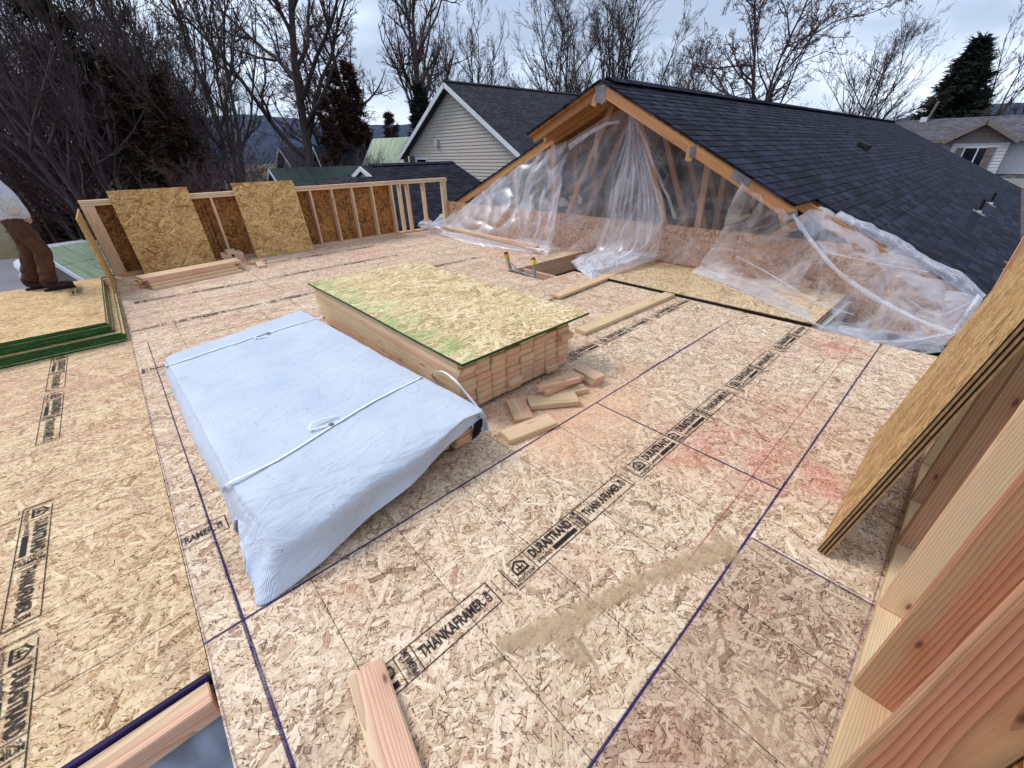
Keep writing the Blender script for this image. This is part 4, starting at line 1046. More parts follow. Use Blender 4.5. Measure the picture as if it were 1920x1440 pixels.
mb.add([c+Vector((0, .035, 0)), c+Vector((0, 0, .035)), c+Vector((0, -.035, 0)), c+Vector((0, 0, -.035)), c+Vector((0, .02, 0)), c+Vector((0, 0, .02)), c+Vector((0, -.02, 0)), c+Vector((0, 0, -.02))], [(0, 1, 5, 4), (1, 2, 6, 5), (2, 3, 7, 6), (3, 0, 4, 7)])
mb.build('diamond_mark', M_white, gh)
# attic floor, far end wall, eave wall
n = NT('attic insulation'); P = n.obj(False); k = n.noise(P, 5, 4, .7)
M_ins = n.end(n.bsdf(n.ramp(k, [(.3, (60, 48, 50)), (.7, (104, 92, 92))]), 1, k, .6, .05))
mb = MB(); mb.box(6.2, XE-.1, -1.2, 9.2, -.28, -.02); mb.build('attic_floor', M_ins, gh)
mb = MB(); mb.box(11.5, 11.55, -1.1, 9.1, -.02, 2.3)
o = mb.build('inner_partition', plain('painted attic gloom', (72, 66, 82), .9), gh)  # purple-grey colour paints in the darkness deep inside the attic
bm = bmesh.new(); bm.from_mesh(o.data)
for sgn, no in ((1, (0, ML, 1)), (1, (0, -MR, 1))):
    bmesh.ops.bisect_plane(bm, geom=bm.verts[:]+bm.edges[:]+bm.faces[:], plane_co=(0, RY, RZ-.02), plane_no=no, clear_outer=True)
bm.to_mesh(o.data); bm.free()
M_sidb = plain('beige lap siding', (176, 170, 162), .6, var=.04)
mb = MB(); mb.box(6.3, XE-.3, -.9, -.86, GZ, -.3); mb.box(XE-.3, XE-.25, -.9, 9.0, GZ, .3); mb.box(6.3, XE-.3, 8.96, 9.0, GZ, .1); mb.build('outer_wall', M_sidb, gh)
# truss plates and cut blocks
def plate(p, w, h, rx, teeth=True):
    mb = MB(); mb.box(-.0015, .0015, -w/2, w/2, -h/2, h/2)
    for i in range(5): mb.box(-.003, -.0012, -w/2+.01+i*(w-.02)/4.6, -w/2+.012+i*(w-.02)/4.6+.006, -h*.42, h*.42)
    o = mb.build('truss_plate', M_metal, gh); o.location = p; o.rotation_euler.x = rx; return o
sR = math.atan(MR)
plate(at(1125, 176, x=5.582), .17, .20, .05)
for (px, py, qx, qy) in ((1120, 178, 1113, 199), (1129, 178, 1133, 192)):
    a, b = at(px, py, x=5.60), at(qx, qy, x=5.60); board('cut_block', a, b, .038, .09, M_woodo, up=(0, -(b.z-a.z), b.y-a.y), parent=gh)
a, b = at(1299, 272, x=5.60), at(1291, 302, x=5.60); board('cut_block', a, b, .038, .09, M_woodo, up=(0, -(b.z-a.z), b.y-a.y), parent=gh); plate(at(1298, 285, x=5.578), .07, .12, -.1)
plate(at(1389, 334, x=5.582), .24, .10, sR)
a, b = at(1494, 399, x=5.60), at(1462, 411, x=5.60); board('cut_block', a, b, .038, .10, M_woodo, up=(0, -(b.z-a.z), b.y-a.y), parent=gh); plate(at(1480, 404, x=5.578), .16, .07, -.35)
# lower rafter, second part
board('rafter', (6.30, 1.40, zr(1.40)-.05), (6.30, -1.1, zr(-1.1)-.05), .038, .12, M_woodo, parent=gh)
# roof vent and plumbing pipes on the navy roof
def on_roof(px, py):
    d = ray(px, py); # plane z = RZ-MR*(RY-y)+up_
    t = (RZ-MR*RY+up_-CAM_H)/(d.z-MR*d.y); return C0+t*d
p = on_roof(1616, 277); v = empty('roof_vent', p); v.rotation_euler.x = sR; tag(v, 'low black box vent in middle of navy shingle roof', 'vent')
mb = MB(); mb.box(-.19, .19, -.19, .19, .004, .012); mb.build('flange', M_black, v)
mb = MB(); mb.add([(-.15, -.13, .02), (.15, -.13, .02), (.15, .13, .02), (-.15, .13, .02), (-.13, -.14, .11), (.13, -.14, .11), (.13, .12, .09), (-.13, .12, .09)], [(3, 2, 1, 0), (4, 5, 6, 7), (0, 1, 5, 4), (1, 2, 6, 5), (2, 3, 7, 6), (3, 0, 4, 7)]); mb.build('hood', M_black, v, bevel=.01)
for (px, py, lab, hh) in ((1834, 400, 'black plumbing pipe with metal flashing, nearer one of pair on roof', .26), (1856, 384, 'black plumbing pipe with metal flashing, farther one of pair on roof', .26)):
    p = on_roof(px, py); v = empty('vent_pipe', p); tag(v, lab, 'vent pipe', 'plumbing pipes on the navy roof')
    mb = MB(); mb.tube([(0, 0, -.05), (0, 0, hh)], .028, 12); mb.build('pipe', M_black, v)
    f_ = MB(); f_.box(-.11, .11, -.12, .12, .008, .014); o = f_.build('flashing', M_metal, v); o.rotation_euler.x = sR
    c = MB(); c.tube([(0, 0, .0), (0, 0, .06)], [.05, .032], 12); c.build('collar', M_alum, v)
# drywall lid seen in the gap at the right and below the hatch
mb = MB(); mb.box(4.81, 6.12, -1.2, .78, -.50, -.46); mb.box(4.82, 6.1, .70, .75, -.46, -.02)
o = mb.build('drywall_lid', M_drywall); tag(o, 'grey drywall ceiling of storey below showing in gap beside deck', 'drywall')
mb = MB(); mb.box(4.16, 6.12, 3.4, 4.8, -1.0, -.95); o = mb.build('lower_landing', M_drywall); tag(o, 'grey landing floor seen down through the stair opening', 'landing')

# ================================================================ clear plastic film
def film_mat(name, lo, hi, seed, sx, sy, gl=.10):
    n = NT(name); uv = n.n('TexCoord').outputs['UV']; P = n.n('TexCoord').outputs['Object']
    U = n.v_('ADD', uv, (seed, seed*1.3, 0)); U = n.v_('ADD', U, n.comb(n.m_('MULTIPLY', n.sep(uv)[1], .35), 0, 0))
    f1 = n.noise(n.v_('MULTIPLY', U, (sx, sy, 1)), 1, 3, .5, 1.2)
    rid = n.m_('POWER', n.m_('SUBTRACT', 1, n.m_('MULTIPLY', n.m_('ABSOLUTE', n.m_('SUBTRACT', f1, .5)), 3.0, clamp=True)), 5)
    f2 = n.noise(P, 1.9, 3, .5, 1.6)
    rid2 = n.m_('POWER', n.m_('SUBTRACT', 1, n.m_('MULTIPLY', n.m_('ABSOLUTE', n.m_('SUBTRACT', f2, .5)), 3.5, clamp=True)), 9)
    haze = n.mapr(n.noise(P, 1.4, 3, .6), .35, .7)
    fres = n.n('LayerWeight', {'Blend': .35}).outputs['Facing']
    a = n.m_('ADD', lo, n.m_('MULTIPLY', haze, hi*.38))
    a = n.m_('ADD', a, n.m_('MULTIPLY', rid, hi*.50)); a = n.m_('ADD', a, n.m_('MULTIPLY', rid2, hi*.28))
    a = n.m_('ADD', a, n.m_('MULTIPLY', n.m_('POWER', fres, 3), .35), clamp=True)
    bn = n.n('Bump', {'Height': n.m_('ADD', f1, n.m_('MULTIPLY', f2, .6)), 'Strength': .35, 'Distance': .02}).outputs[0]
    df = n.n('BsdfDiffuse', {'Color': lin((232, 232, 240))}); tl_ = n.n('BsdfTranslucent', {'Color': lin((232, 232, 240))})
    n.t.links.new(bn, df.inputs['Normal'])
    w = n.n('MixShader', {0: .4, 1: df.outputs[0], 2: tl_.outputs[0]}).outputs[0]
    gl = n.n('BsdfGlossy', {'Color': (1, 1, 1, 1), 'Roughness': .4}); n.t.links.new(bn, gl.inputs['Normal'])
    w = n.n('MixShader', {0: .03, 1: w, 2: gl.outputs[0]}).outputs[0]
    tr = n.n('BsdfTransparent', {'Color': (.985, .98, .99, 1)}).outputs[0]
    gl2 = n.n('BsdfGlossy', {'Color': (.9, .93, 1, 1), 'Roughness': .38}); n.t.links.new(bn, gl2.inputs['Normal'])
    fr = n.n('Fresnel', {'IOR': 1.35}); n.t.links.new(bn, fr.inputs['Normal'])
    cl = n.n('MixShader', {0: n.m_('MULTIPLY', fr.outputs[0], .22), 1: tr, 2: gl2.outputs[0]}).outputs[0]
    return n.end(n.n('MixShader', {0: a, 1: cl, 2: w}).outputs[0])
M_film = film_mat('clear plastic film', .05, .50, 0, 5, 1.6)
M_filmc = film_mat('thin clear plastic film', .07, .36, 3, 4, 1.4)
M_filmd = film_mat('bunched plastic film', .20, .9, 7, 14, 5)
def W3(p):
    px, py, k, v = p; return at(px, py, **{k: v})
def film(name, rows, mat, lab, nu=70, nv=70, amp=.03, fold=.03, freq=5, seed=0, parent=None, cat='plastic film'):
    g = surface([[W3(p) for p in r] for r in rows], nu, nv)
    def dsp(u, v, p):
        a = mnoise.fractal(Vector((u*freq*1.1+seed, v*1.1, seed)), 1.0, 2.1, 2)*fold*.6
        r_ = (1-abs(mnoise.noise(Vector((u*freq*1.2+v*2.2+seed, v*2.5-u*3, seed+4)))))**5*fold*.9
        return a+r_*.8+mnoise.fractal(p*3+Vector((seed, 0, 0)), 1.0, 2.1, 2)*amp*.35
    o = grid_obj(name, g, mat, parent, dsp)
    if parent is None: tag(o, lab, cat)
    return o
fA = film('plastic_film', [
    [(805, 414, 'x', 6.9), (858, 378, 'x', 6.6), (912, 350, 'x', 6.2), (962, 318, 'x', 6.05), (1012, 284, 'x', 6.02), (1064, 262, 'x', 6.0)],
    [(800, 418, 'x', 6.7), (852, 388, 'x', 6.4), (908, 366, 'x', 6.0), (962, 342, 'x', 5.95), (1014, 316, 'x', 5.95), (1058, 300, 'x', 5.95)],
    [(796, 422, 'x', 6.4), (846, 402, 'x', 6.1), (902, 388, 'x', 5.8), (958, 376, 'x', 5.8), (1010, 366, 'x', 5.85), (1048, 366, 'x', 5.85)],
    [(790, 424, 'z', .10), (844, 420, 'x', 5.7), (898, 420, 'x', 5.55), (952, 424, 'x', 5.6), (1002, 432, 'x', 5.6), (1036, 438, 'x', 5.65)],
    [(786, 428, 'z', .03), (845, 438, 'z', .03), (900, 450, 'z', .03), (950, 456, 'z', .03), (998, 466, 'z', .03), (1026, 472, 'z', .03)]],
    M_film, 'clear plastic film draped from left roof slope of open gable to deck', seed=1, amp=.05, fold=.06, nu=90, nv=80)
film('film_fold', [[(1002, 448, 'z', .10), (1035, 452, 'z', .05), (1058, 466, 'z', .03)], [(966, 449, 'z', .10), (1000, 452, 'z', .14), (1034, 468, 'z', .10)], [(960, 455, 'z', .03), (990, 466, 'z', .05), (1028, 480, 'z', .01)]], M_film, '', 30, 24, .05, .03, 4, 5, parent=fA)
film('film_fold', [[(800, 408, 'x', 6.2), (822, 418, 'x', 6.1), (850, 424, 'z', .08)], [(784, 416, 'z', .12), (812, 420, 'z', .22), (838, 436, 'z', .10)], [(782, 424, 'z', .02), (806, 434, 'z', .02), (832, 444, 'z', .01)]], M_film, '', 30, 24, .06, .05, 4, 8, parent=fA)
film('film_fold', [[(826, 432, 'z', .10), (880, 440, 'z', .08), (940, 452, 'z', .08), (1000, 462, 'z', .07)], [(824, 438, 'z', .05), (880, 450, 'z', .05), (940, 462, 'z', .05), (1000, 472, 'z', .05)], [(828, 442, 'z', .01), (880, 456, 'z', .01), (940, 467, 'z', .01), (996, 476, 'z', .01)]], M_film, '', 50, 12, .03, .02, 8, 2, parent=fA)
fB = film('plastic_film', [
    [(1052, 272, 'x', 6.04), (1110, 235, 'x', 6.02), (1165, 205, 'x', 6.02), (1200, 215, 'x', 6.02), (1290, 275, 'x', 6.02), (1408, 358, 'x', 6.02)],
    [(1036, 345, 'x', 6.02), (1110, 330, 'x', 5.98), (1170, 310, 'x', 5.95), (1215, 300, 'x', 5.95), (1290, 345, 'x', 6.02), (1390, 400, 'x', 6.04)],
    [(1024, 412, 'x', 5.98), (1100, 415, 'x', 5.95), (1165, 420, 'x', 5.95), (1225, 410, 'x', 5.95), (1290, 420, 'x', 6.02), (1372, 455, 'x', 6.04)],
    [(1016, 462, 'x', 5.95), (1085, 470, 'x', 5.85), (1150, 482, 'x', 5.8), (1225, 484, 'x', 5.9), (1258, 492, 'x', 6.0), (1345, 508, 'x', 6.05)]],
    M_filmc, 'thin clear plastic film stretched over open gable trusses', seed=3, amp=.03, fold=.03, nu=90, nv=80)
fC = film('plastic_film', [
    [(1178, 212, 'x', 5.92), (1183, 211, 'x', 5.90), (1188, 212, 'x', 5.90), (1193, 215, 'x', 5.92)],
    [(1168, 262, 'x', 5.90), (1182, 262, 'x', 5.84), (1194, 264, 'x', 5.84), (1204, 268, 'x', 5.88)],
    [(1150, 320, 'x', 5.88), (1180, 330, 'x', 5.78), (1206, 330, 'x', 5.78), (1224, 330, 'x', 5.85)],
    [(1135, 400, 'x', 5.85), (1170, 410, 'x', 5.70), (1210, 410, 'x', 5.70), (1248, 385, 'x', 5.84)],
    [(1115, 462, 'x', 5.80), (1160, 468, 'x', 5.60), (1205, 462, 'x', 5.60), (1240, 440, 'x', 5.80)],
    [(1082, 478, 'z', .10), (1120, 492, 'z', .12), (1170, 490, 'z', .12), (1232, 478, 'z', .20)],
    [(1078, 497, 'z', .02), (1108, 518, 'z', .03), (1160, 510, 'z', .04), (1220, 490, 'z', .04)]],
    M_film, 'crumpled clear plastic hanging from gable peak down to the stair opening', seed=6, amp=.05, fold=.05, freq=6, nu=80, nv=120)
film('film_fold', [[(1180, 214, 'x', 5.86), (1200, 250, 'x', 5.84), (1222, 310, 'x', 5.8), (1250, 370, 'x', 5.78), (1262, 410, 'x', 5.8)], [(1184, 216, 'x', 5.84), (1206, 252, 'x', 5.82), (1230, 312, 'x', 5.78), (1256, 369, 'x', 5.76), (1270, 411, 'x', 5.8)]], M_film, '', 60, 6, .01, .012, 9, 2, parent=fC)
film('film_fold', [[(1160, 225, 'x', 5.88), (1130, 232, 'x', 5.88), (1100, 248, 'x', 5.88), (1066, 270, 'x', 5.9)], [(1162, 231, 'x', 5.87), (1132, 238, 'x', 5.87), (1102, 256, 'x', 5.87), (1068, 282, 'x', 5.9)]], M_filmd, '', 60, 6, .01, .012, 9, 3, parent=fC)
film('film_fold', [[(1070, 490, 'z', .03), (1110, 478, 'z', .15), (1160, 470, 'z', .2), (1230, 470, 'z', .2)], [(1085, 505, 'z', .05), (1125, 500, 'z', .14), (1175, 488, 'z', .2), (1236, 480, 'z', .14)], [(1110, 522, 'z', .02), (1150, 512, 'z', .05), (1185, 502, 'z', .08), (1236, 488, 'z', .05)]], M_filmd, '', 60, 30, .06, .04, 6, 12, parent=fC)
fD = film('plastic_film', [
    [(1386, 344, 'x', 5.50), (1430, 372, 'x', 5.50), (1490, 408, 'x', 5.54), (1532, 388, 'x', 6.20), (1590, 416, 'x', 6.28), (1690, 470, 'x', 6.34), (1780, 520, 'x', 6.38), (1838, 560, 'x', 6.4)],
    [(1366, 392, 'x', 5.66), (1420, 418, 'x', 5.60), (1490, 440, 'x', 5.62), (1545, 430, 'x', 5.9), (1610, 460, 'x', 5.9), (1690, 506, 'x', 5.9), (1765, 545, 'x', 5.9), (1822, 578, 'x', 5.9)],
    [(1348, 440, 'x', 5.86), (1405, 465, 'x', 5.75), (1475, 490, 'x', 5.72), (1540, 500, 'x', 5.65), (1610, 535, 'x', 5.6), (1685, 565, 'x', 5.6), (1750, 590, 'x', 5.6), (1800, 600, 'x', 5.6)],
    [(1318, 485, 'x', 5.95), (1385, 508, 'x', 5.78), (1455, 540, 'x', 5.66), (1520, 575, 'x', 5.4), (1600, 612, 'x', 5.3), (1680, 628, 'x', 5.3), (1740, 632, 'x', 5.3), (1785, 622, 'x', 5.3)],
    [(1296, 510, 'z', .07), (1352, 532, 'z', .06), (1420, 560, 'z', .06), (1490, 594, 'z', .05), (1545, 618, 'z', .0), (1630, 642, 'z', -.05), (1700, 655, 'z', -.05), (1765, 660, 'z', -.05)]],
    M_film, 'large clear plastic film sagging from right roof edge over the gap', seed=9, amp=.05, fold=.07, freq=5, nu=150, nv=100)
def ridge_fold(pts, w, mat=M_filmd, seed=0, parent=fD, nu=70):
    A = [W3(p) for p in pts]; r0, r1, r2 = [], [], []
    for i, p in enumerate(A):
        d = (A[min(i+1, len(A)-1)]-A[max(i-1, 0)]).normalized(); s = d.cross(_f).normalized()*w
        to = (C0-p).normalized()
        r0.append(p-s); r1.append(p+to*w*1.2); r2.append(p+s)
    g = surface([r0, r1, r2], nu, 8)
    return grid_obj('film_fold', g, mat, parent, lambda u, v, p: mnoise.fractal(p*5+Vector((seed, 0, 0)), 1.0, 2, 2)*w*.35)
ridge_fold([(1486, 402, 'x', 5.5), (1520, 450, 'x', 5.5), (1570, 508, 'x', 5.45), (1640, 558, 'x', 5.4), (1720, 600, 'x', 5.3), (1785, 626, 'x', 5.2)], .030, seed=1)
ridge_fold([(1568, 404, 'x', 6.3), (1600, 418, 'x', 6.3), (1660, 446, 'x', 6.35), (1730, 488, 'x', 6.38), (1800, 526, 'x', 6.4), (1842, 560, 'x', 6.42)], .075, seed=2, nu=110)
ridge_fold([(1568, 402, 'x', 6.28), (1584, 410, 'x', 6.26), (1600, 420, 'x', 6.26)], .05, seed=3)
ridge_fold([(1540, 470, 'x', 5.7), (1590, 482, 'x', 5.7), (1660, 496, 'x', 5.7), (1740, 510, 'x', 5.8)], .007, seed=4)
ridge_fold([(1838, 556, 'x', 6.2), (1815, 590, 'x', 5.8), (1790, 625, 'x', 5.3)], .04, seed=5)
ridge_fold([(1620, 640, 'z', -.02), (1700, 640, 'x', 5.1), (1785, 626, 'x', 5.15)], .014, seed=6)
ridge_fold([(1836, 558, 'x', 6.2), (1760, 590, 'x', 5.7), (1700, 560, 'x', 5.6)], .010, seed=7)
ridge_fold([(1380, 480, 'x', 5.7), (1440, 512, 'x', 5.6), (1530, 565, 'x', 5.4), (1600, 590, 'x', 5.3)], .008, seed=8)
film('film_fold', [[(1330, 505, 'z', .09), (1390, 520, 'z', .10), (1450, 545, 'z', .09), (1520, 580, 'z', .08)], [(1305, 512, 'z', .05), (1380, 538, 'z', .08), (1440, 565, 'z', .08), (1530, 606, 'z', .07)], [(1318, 524, 'z', .03), (1400, 548, 'z', .03), (1440, 574, 'z', .03), (1560, 622, 'z', .01)]], M_film, '', 60, 30, .05, .03, 6, 21, parent=fD)
film('film_fold', [[(1575, 608, 'z', -.02), (1640, 618, 'x', 5.0), (1720, 622, 'x', 5.0), (1780, 628, 'x', 5.0)], [(1570, 622, 'z', -.06), (1640, 642, 'z', -.06), (1710, 655, 'z', -.06), (1768, 662, 'z', -.06)]], M_film, '', 60, 12, .03, .02, 6, 31, parent=fD)
# ================================================================ neighbouring houses
M_side = plain('warm grey vinyl siding', (190, 182, 172), .55, var=.03)
M_sidew = plain('pale lap siding', (206, 204, 208), .6, var=.04)
M_taupe = plain('taupe shingle siding', (130, 118, 112), .8, var=.08)
M_shut = plain('brown grey shutter', (124, 114, 110), .7)
M_trimg = plain('grey trim', (96, 94, 98), .6)
def lap_gable(name, x, yl, yr, z0, zapex, ya, zL, zR, mat, parent, h=.125, s=-1):
    """lap siding on plane x=const between y=yr..yl, under a gable; every course is a real tilted board"""
    mb = MB(); z = z0
    def lim(z):
        a, b = yr, yl
        if z > zR: a = yr+(ya-yr)*(z-zR)/(zapex-zR)
        if z > zL: b = yl+(ya-yl)*(z-zL)/(zapex-zL)
        return a, b
    while z < zapex-.02:
        z1 = min(z+h, zapex); a0, b0 = lim(z); a1, b1 = lim(z1)
        if a1 > b1: a1 = b1 = (a1+b1)/2
        mb.add([(x+s*.034, a0, z), (x+s*.034, b0, z), (x+s*.012, b1, z1-.018), (x+s*.012, a1, z1-.018), (x, a0, z), (x, b0, z), (x, b1, z1), (x, a1, z1)], [(0, 1, 2, 3), (4, 5, 1, 0), (3, 2, 6, 7)]); z = z1
    return mb.build(name, mat, parent)
# --- house with the warm grey gable
HX = 12.0
B = empty('neighbour_house', (0, 0, 0)); tag(B, 'house with warm grey lap siding gable, white trim and weathered shingle roof', 'house')
ap = at(832, 153, x=HX-.35); el = at(748, 293, x=HX-.35); er = at(981, 294, x=HX-.35)
YA, ZA = ap.y, ap.z
zl = lambda y: ZA+(el.z-ZA)*(y-YA)/(el.y-YA); zrr = lambda y: ZA+(er.z-ZA)*(YA-y)/(YA-er.y)
lap_gable('siding', HX, el.y-.5, er.y+.35, GZ, ZA-.16, YA, zl(el.y-.5)-.1, zrr(er.y+.35)-.1, M_side, B)
XB = HX+14
shingle_roof('roof', (HX-.37, er.y, er.z+.02), (XB, er.y, er.z+.02), (XB, YA, ZA+.02), (HX-.37, YA, ZA+.02), M_shb, B)
shingle_roof('roof', (XB, el.y, el.z+.02), (HX-.37, el.y, el.z+.02), (HX-.37, YA, ZA+.02), (XB, YA, ZA+.02), M_shb, B)
ridge_cap('ridge_cap', (HX-.35, YA, ZA+.05), (XB, YA, ZA+.05), M_shb, B, .14)
for (e_, nm) in ((el, 'l'), (er, 'r')):
    board('rake_trim', (HX-.37, YA, ZA-.10), (HX-.37, e_.y, e_.z-.10), .03, .17, M_white, parent=B)
    mb = MB(); mb.add([(HX-.35, YA, ZA-.14), (HX+.0, YA, ZA-.14), (HX+.0, e_.y, e_.z-.14), (HX-.35, e_.y, e_.z-.14)], [(0, 1, 2, 3), (3, 2, 1, 0)]); mb.build('soffit', M_trimg, B)
board('gutter', (HX-.4, er.y-.05, er.z-.08), (XB, er.y-.05, er.z-.08), .1, .11, M_white, parent=B)
mb = MB(); mb.box(HX+.02, XB-.3, er.y+.40, er.y+.44, GZ, er.z-.05); mb.box(XB-.3, XB-.26, er.y+.4, el.y-.5, GZ, er.z); mb.box(HX+.02, XB-.3, el.y-.54, el.y-.5, GZ, el.z-.1); mb.build('wall', M_side, B)
board('corner_trim', (HX-.02, er.y+.37, GZ), (HX-.02, er.y+.37, er.z-.1), .09, .05, M_side, up=(1, 0, 0), parent=B)
def window(parent, c0, c1, x, frame_mat=M_white, mull=True, s=-1):
    """c0,c1 opposite corners (y,z) on plane x"""
    y0, y1 = sorted((c0[0], c1[0])); z0, z1 = sorted((c0[1], c1[1])); w = .07
    mb = MB(); mb.box(x+s*.05, x+s*.005, y0-w, y0, z0-w, z1+w); mb.box(x+s*.05, x+s*.005, y1, y1+w, z0-w, z1+w); mb.box(x+s*.05, x+s*.005, y0, y1, z1, z1+w); mb.box(x+s*.06, x+s*.005, y0, y1, z0-w, z0)
    if mull: mb.box(x+s*.045, x+s*.01, (y0+y1)/2-.03, (y0+y1)/2+.03, z0, z1)
    f = mb.build('window', frame_mat, parent); g = MB(); g.box(x+s*.022, x+s*.018, y0, y1, z0, z1); g.build('pane', M_dark, f); return f
wa, wb = at(783, 299, x=HX), at(803, 320, x=HX); window(B, (wa.y, wa.z), (wb.y, wb.z), HX-.01, mull=False)
for (px, py, w_, h_) in ((762, 298, .25, .3), (774, 302, .3, .45), (820, 268, .22, .28)):
    p = at(px, py, x=HX-.05); mb = MB(); mb.box(HX-.14, HX-.012, p.y-w_/2, p.y+w_/2, p.z-h_/2, p.z+h_/2); mb.box(HX-.15, HX-.14, p.y-w_*.3, p.y+w_*.3, p.z-h_*.3, p.z+h_*.2); mb.build('meter_box' if px < 800 else 'wall_vent', M_side if px > 800 else M_trimg, B)
board('conduit', (HX-.06, at(764, 300, x=HX).y, GZ), (HX-.06, at(764, 300, x=HX).y, 1.2), .05, .05, M_metal, up=(1, 0, 0), parent=B)

# --- low dark roofed garage behind the knee wall
Cg = empty('dark_roof_garage', (0, 0, 0)); tag(Cg, 'low garage with dark slate shingle roof and small white trimmed gable behind knee wall', 'garage')
YC, ZC = 13.6, 1.33; xl_, xr_ = 6.15, 9.65; sl = .375
ye = 9.95; ze = ZC-sl*(YC-ye)
xh = 3.3; yg = .72; zg = ZC-sl*yg; fx = (yg)/(YC-ye)
shingle_roof('roof', (xh, ye, ze), (xr_, ye, ze), (xr_, YC-yg, zg), (xl_-.45, YC-yg, zg), M_shc, Cg)
shingle_roof('roof', (xl_, YC-yg+.003, zg+.001), (xr_, YC-yg+.003, zg+.001), (xr_, YC, ZC), (xl_, YC, ZC), M_shc, Cg)
shingle_roof('roof', (xr_, 2*YC-ye, ze), (xh, 2*YC-ye, ze), (xl_-.45, YC+yg, zg), (xr_, YC+yg, zg), M_shc, Cg)
shingle_roof('roof', (xr_, YC+yg-.003, zg+.001), (xl_, YC+yg-.003, zg+.001), (xl_, YC, ZC), (xr_, YC, ZC), M_shc, Cg)
shingle_roof('roof', (xh, 2*YC-ye, ze), (xh, ye, ze), (xl_-.45, YC-yg, zg), (xl_-.45, YC+yg, zg), M_shc, Cg)
ridge_cap('ridge_cap', (xl_+.3, YC, ZC+.035), (xr_, YC, ZC+.035), M_shc, Cg, .13)
for yy in (ye, 2*YC-ye): board('rake_trim', (xl_-.015, YC, ZC-.07), (xl_-.015, YC+(yy-YC)*fx, zg-.07), .03, .13, M_white, parent=Cg); board('rake_trim', (xr_+.015, YC, ZC-.06), (xr_+.015, yy, ze-.06), .03, .12, M_black, parent=Cg)
mb = MB(); mb.box(xh+.3, xh+.34, ye+.3, 2*YC-ye-.3, GZ, ze+.05)
mb.add([(xl_+.1, YC-yg, zg-.05), (xl_+.1, YC+yg, zg-.05), (xl_+.1, YC, ZC-.05)], [(0, 1, 2)]); mb.box(xh+.34, xr_-.3, ye+.3, ye+.34, GZ, ze-.02); mb.box(xr_-.34, xr_-.3, ye+.3, 2*YC-ye-.3, GZ, ze)
mb.build('wall', M_side, Cg)
mb = MB(); mb.tube([(xl_+.5, YC+.5, ZC-.3), (xl_+.5, YC+.5, ZC+.22)], .035, 8); mb.build('vent_pipe', M_metal, Cg)

# --- generic far house: gable ends on x=const or y=const
def simple_house(name, label, c, L, W, ez, rz, axis, roofm, wallm, group=None, h=.2, trim=M_white, over=.4):
    o = empty(name, (c[0], c[1], 0)); tag(o, label, 'house', group); o.rotation_euler.z = axis
    shingle_roof('roof', (-L/2-over, -W/2-over, ez), (L/2+over, -W/2-over, ez), (L/2+over, 0, rz), (-L/2-over, 0, rz), roofm, o, h=h)
    shingle_roof('roof', (L/2+over, W/2+over, ez), (-L/2-over, W/2+over, ez), (-L/2-over, 0, rz), (L/2+over, 0, rz), roofm, o, h=h)
    mb = MB(); mb.box(-L/2, L/2, -W/2, W/2, GZ, ez)
    e2 = rz-.12; mb.add([(-L/2, -W/2, ez), (-L/2, W/2, ez), (-L/2, 0, e2), (L/2, -W/2, ez), (L/2, W/2, ez), (L/2, 0, e2)], [(0, 1, 2), (5, 4, 3)])
    mb.build('wall', wallm, o)
    for sx in (-1, 1):
        for sy in (-1, 1): board('rake_trim', (sx*(L/2+over+.01), 0, rz-.08), (sx*(L/2+over+.01), sy*(W/2+over), ez-.08), .03, .16, trim, parent=o)
    for k, xx in enumerate((-L*.25, L*.2)):
        mb = MB(); mb.box(xx-.5, xx+.5, -W/2-.03, -W/2-.005, ez-1.6, ez-.5); w_ = mb.build('window', M_white, o); mb = MB(); mb.box(xx-.43, xx+.43, -W/2-.04, -W/2-.031, ez-1.53, ez-.57); mb.build('pane', M_dark, w_)
    return o
def metal_roof_mat(name, c):
    n = NT(name); P = n.n('TexCoord').outputs['Object']; s = n.sep(P)
    k = n.m_('POWER', n.m_('ABSOLUTE', n.m_('SINE', n.m_('MULTIPLY', s[0], 7))), 20)
    st = n.noise(n.v_('MULTIPLY', P, (5, .7, 1)), 1, 4, .7)
    col = n.mix(n.mapr(st, .4, .7, 0, .7), lin(c), lin(tuple(x*.55 for x in c)))
    return n.end(n.bsdf(col, .5, k, .4, .02))
M_gm = metal_roof_mat('green metal roofing', (38, 58, 52)); M_mint = metal_roof_mat('mint green roofing', (178, 196, 160)); M_bl = metal_roof_mat('dark blue roofing', (34, 38, 54))
def P2(px, dist):
    d = ray(px[0], px[1]); k = dist/math.hypot(d.x, d.y); return C0+d*k
p = P2((630, 328), 24); simple_house('green_roof_shed', 'long low shed with mossy green metal roof behind knee wall', (p.x+.1, p.y+1.2), 4.6, 3.6, .1, p.z+.35, R(-4), M_gm, M_side, h=1.2)
p = P2((598, 300), 34); simple_house('blue_roof_cottage', 'small cottage with dark blue roof and white gable end beyond green shed', (p.x, p.y), 4.2, 4.5, -.4, p.z+.75, R(8), M_bl, M_white, h=.8)
p = P2((705, 292), 33); simple_house('dark_roof_bungalow', 'bungalow with dark roof beneath the trees left of grey gable', (p.x, p.y), 7, 6, -.6, p.z+.6, R(-10), M_shc, M_taupe)
p = P2((745, 295), 27); simple_house('mint_roof_house', 'house with pale mint roof showing beside the grey gable', (p.x+.8, p.y+1.0), 3.5, 5, -1.0, p.z+1.0, R(-75), M_mint, M_side, h=1.2)
p = P2((150, 455), 21); simple_house('mint_roof_shed', 'low shed with pale mint roof behind branches beside the worker', (p.x+.6, p.y+.2), 3.0, 2.6, GZ+1.4, GZ+2.3, R(30), metal_roof_mat('dull mint roofing', (132, 148, 120)), M_taupe, h=1.2)
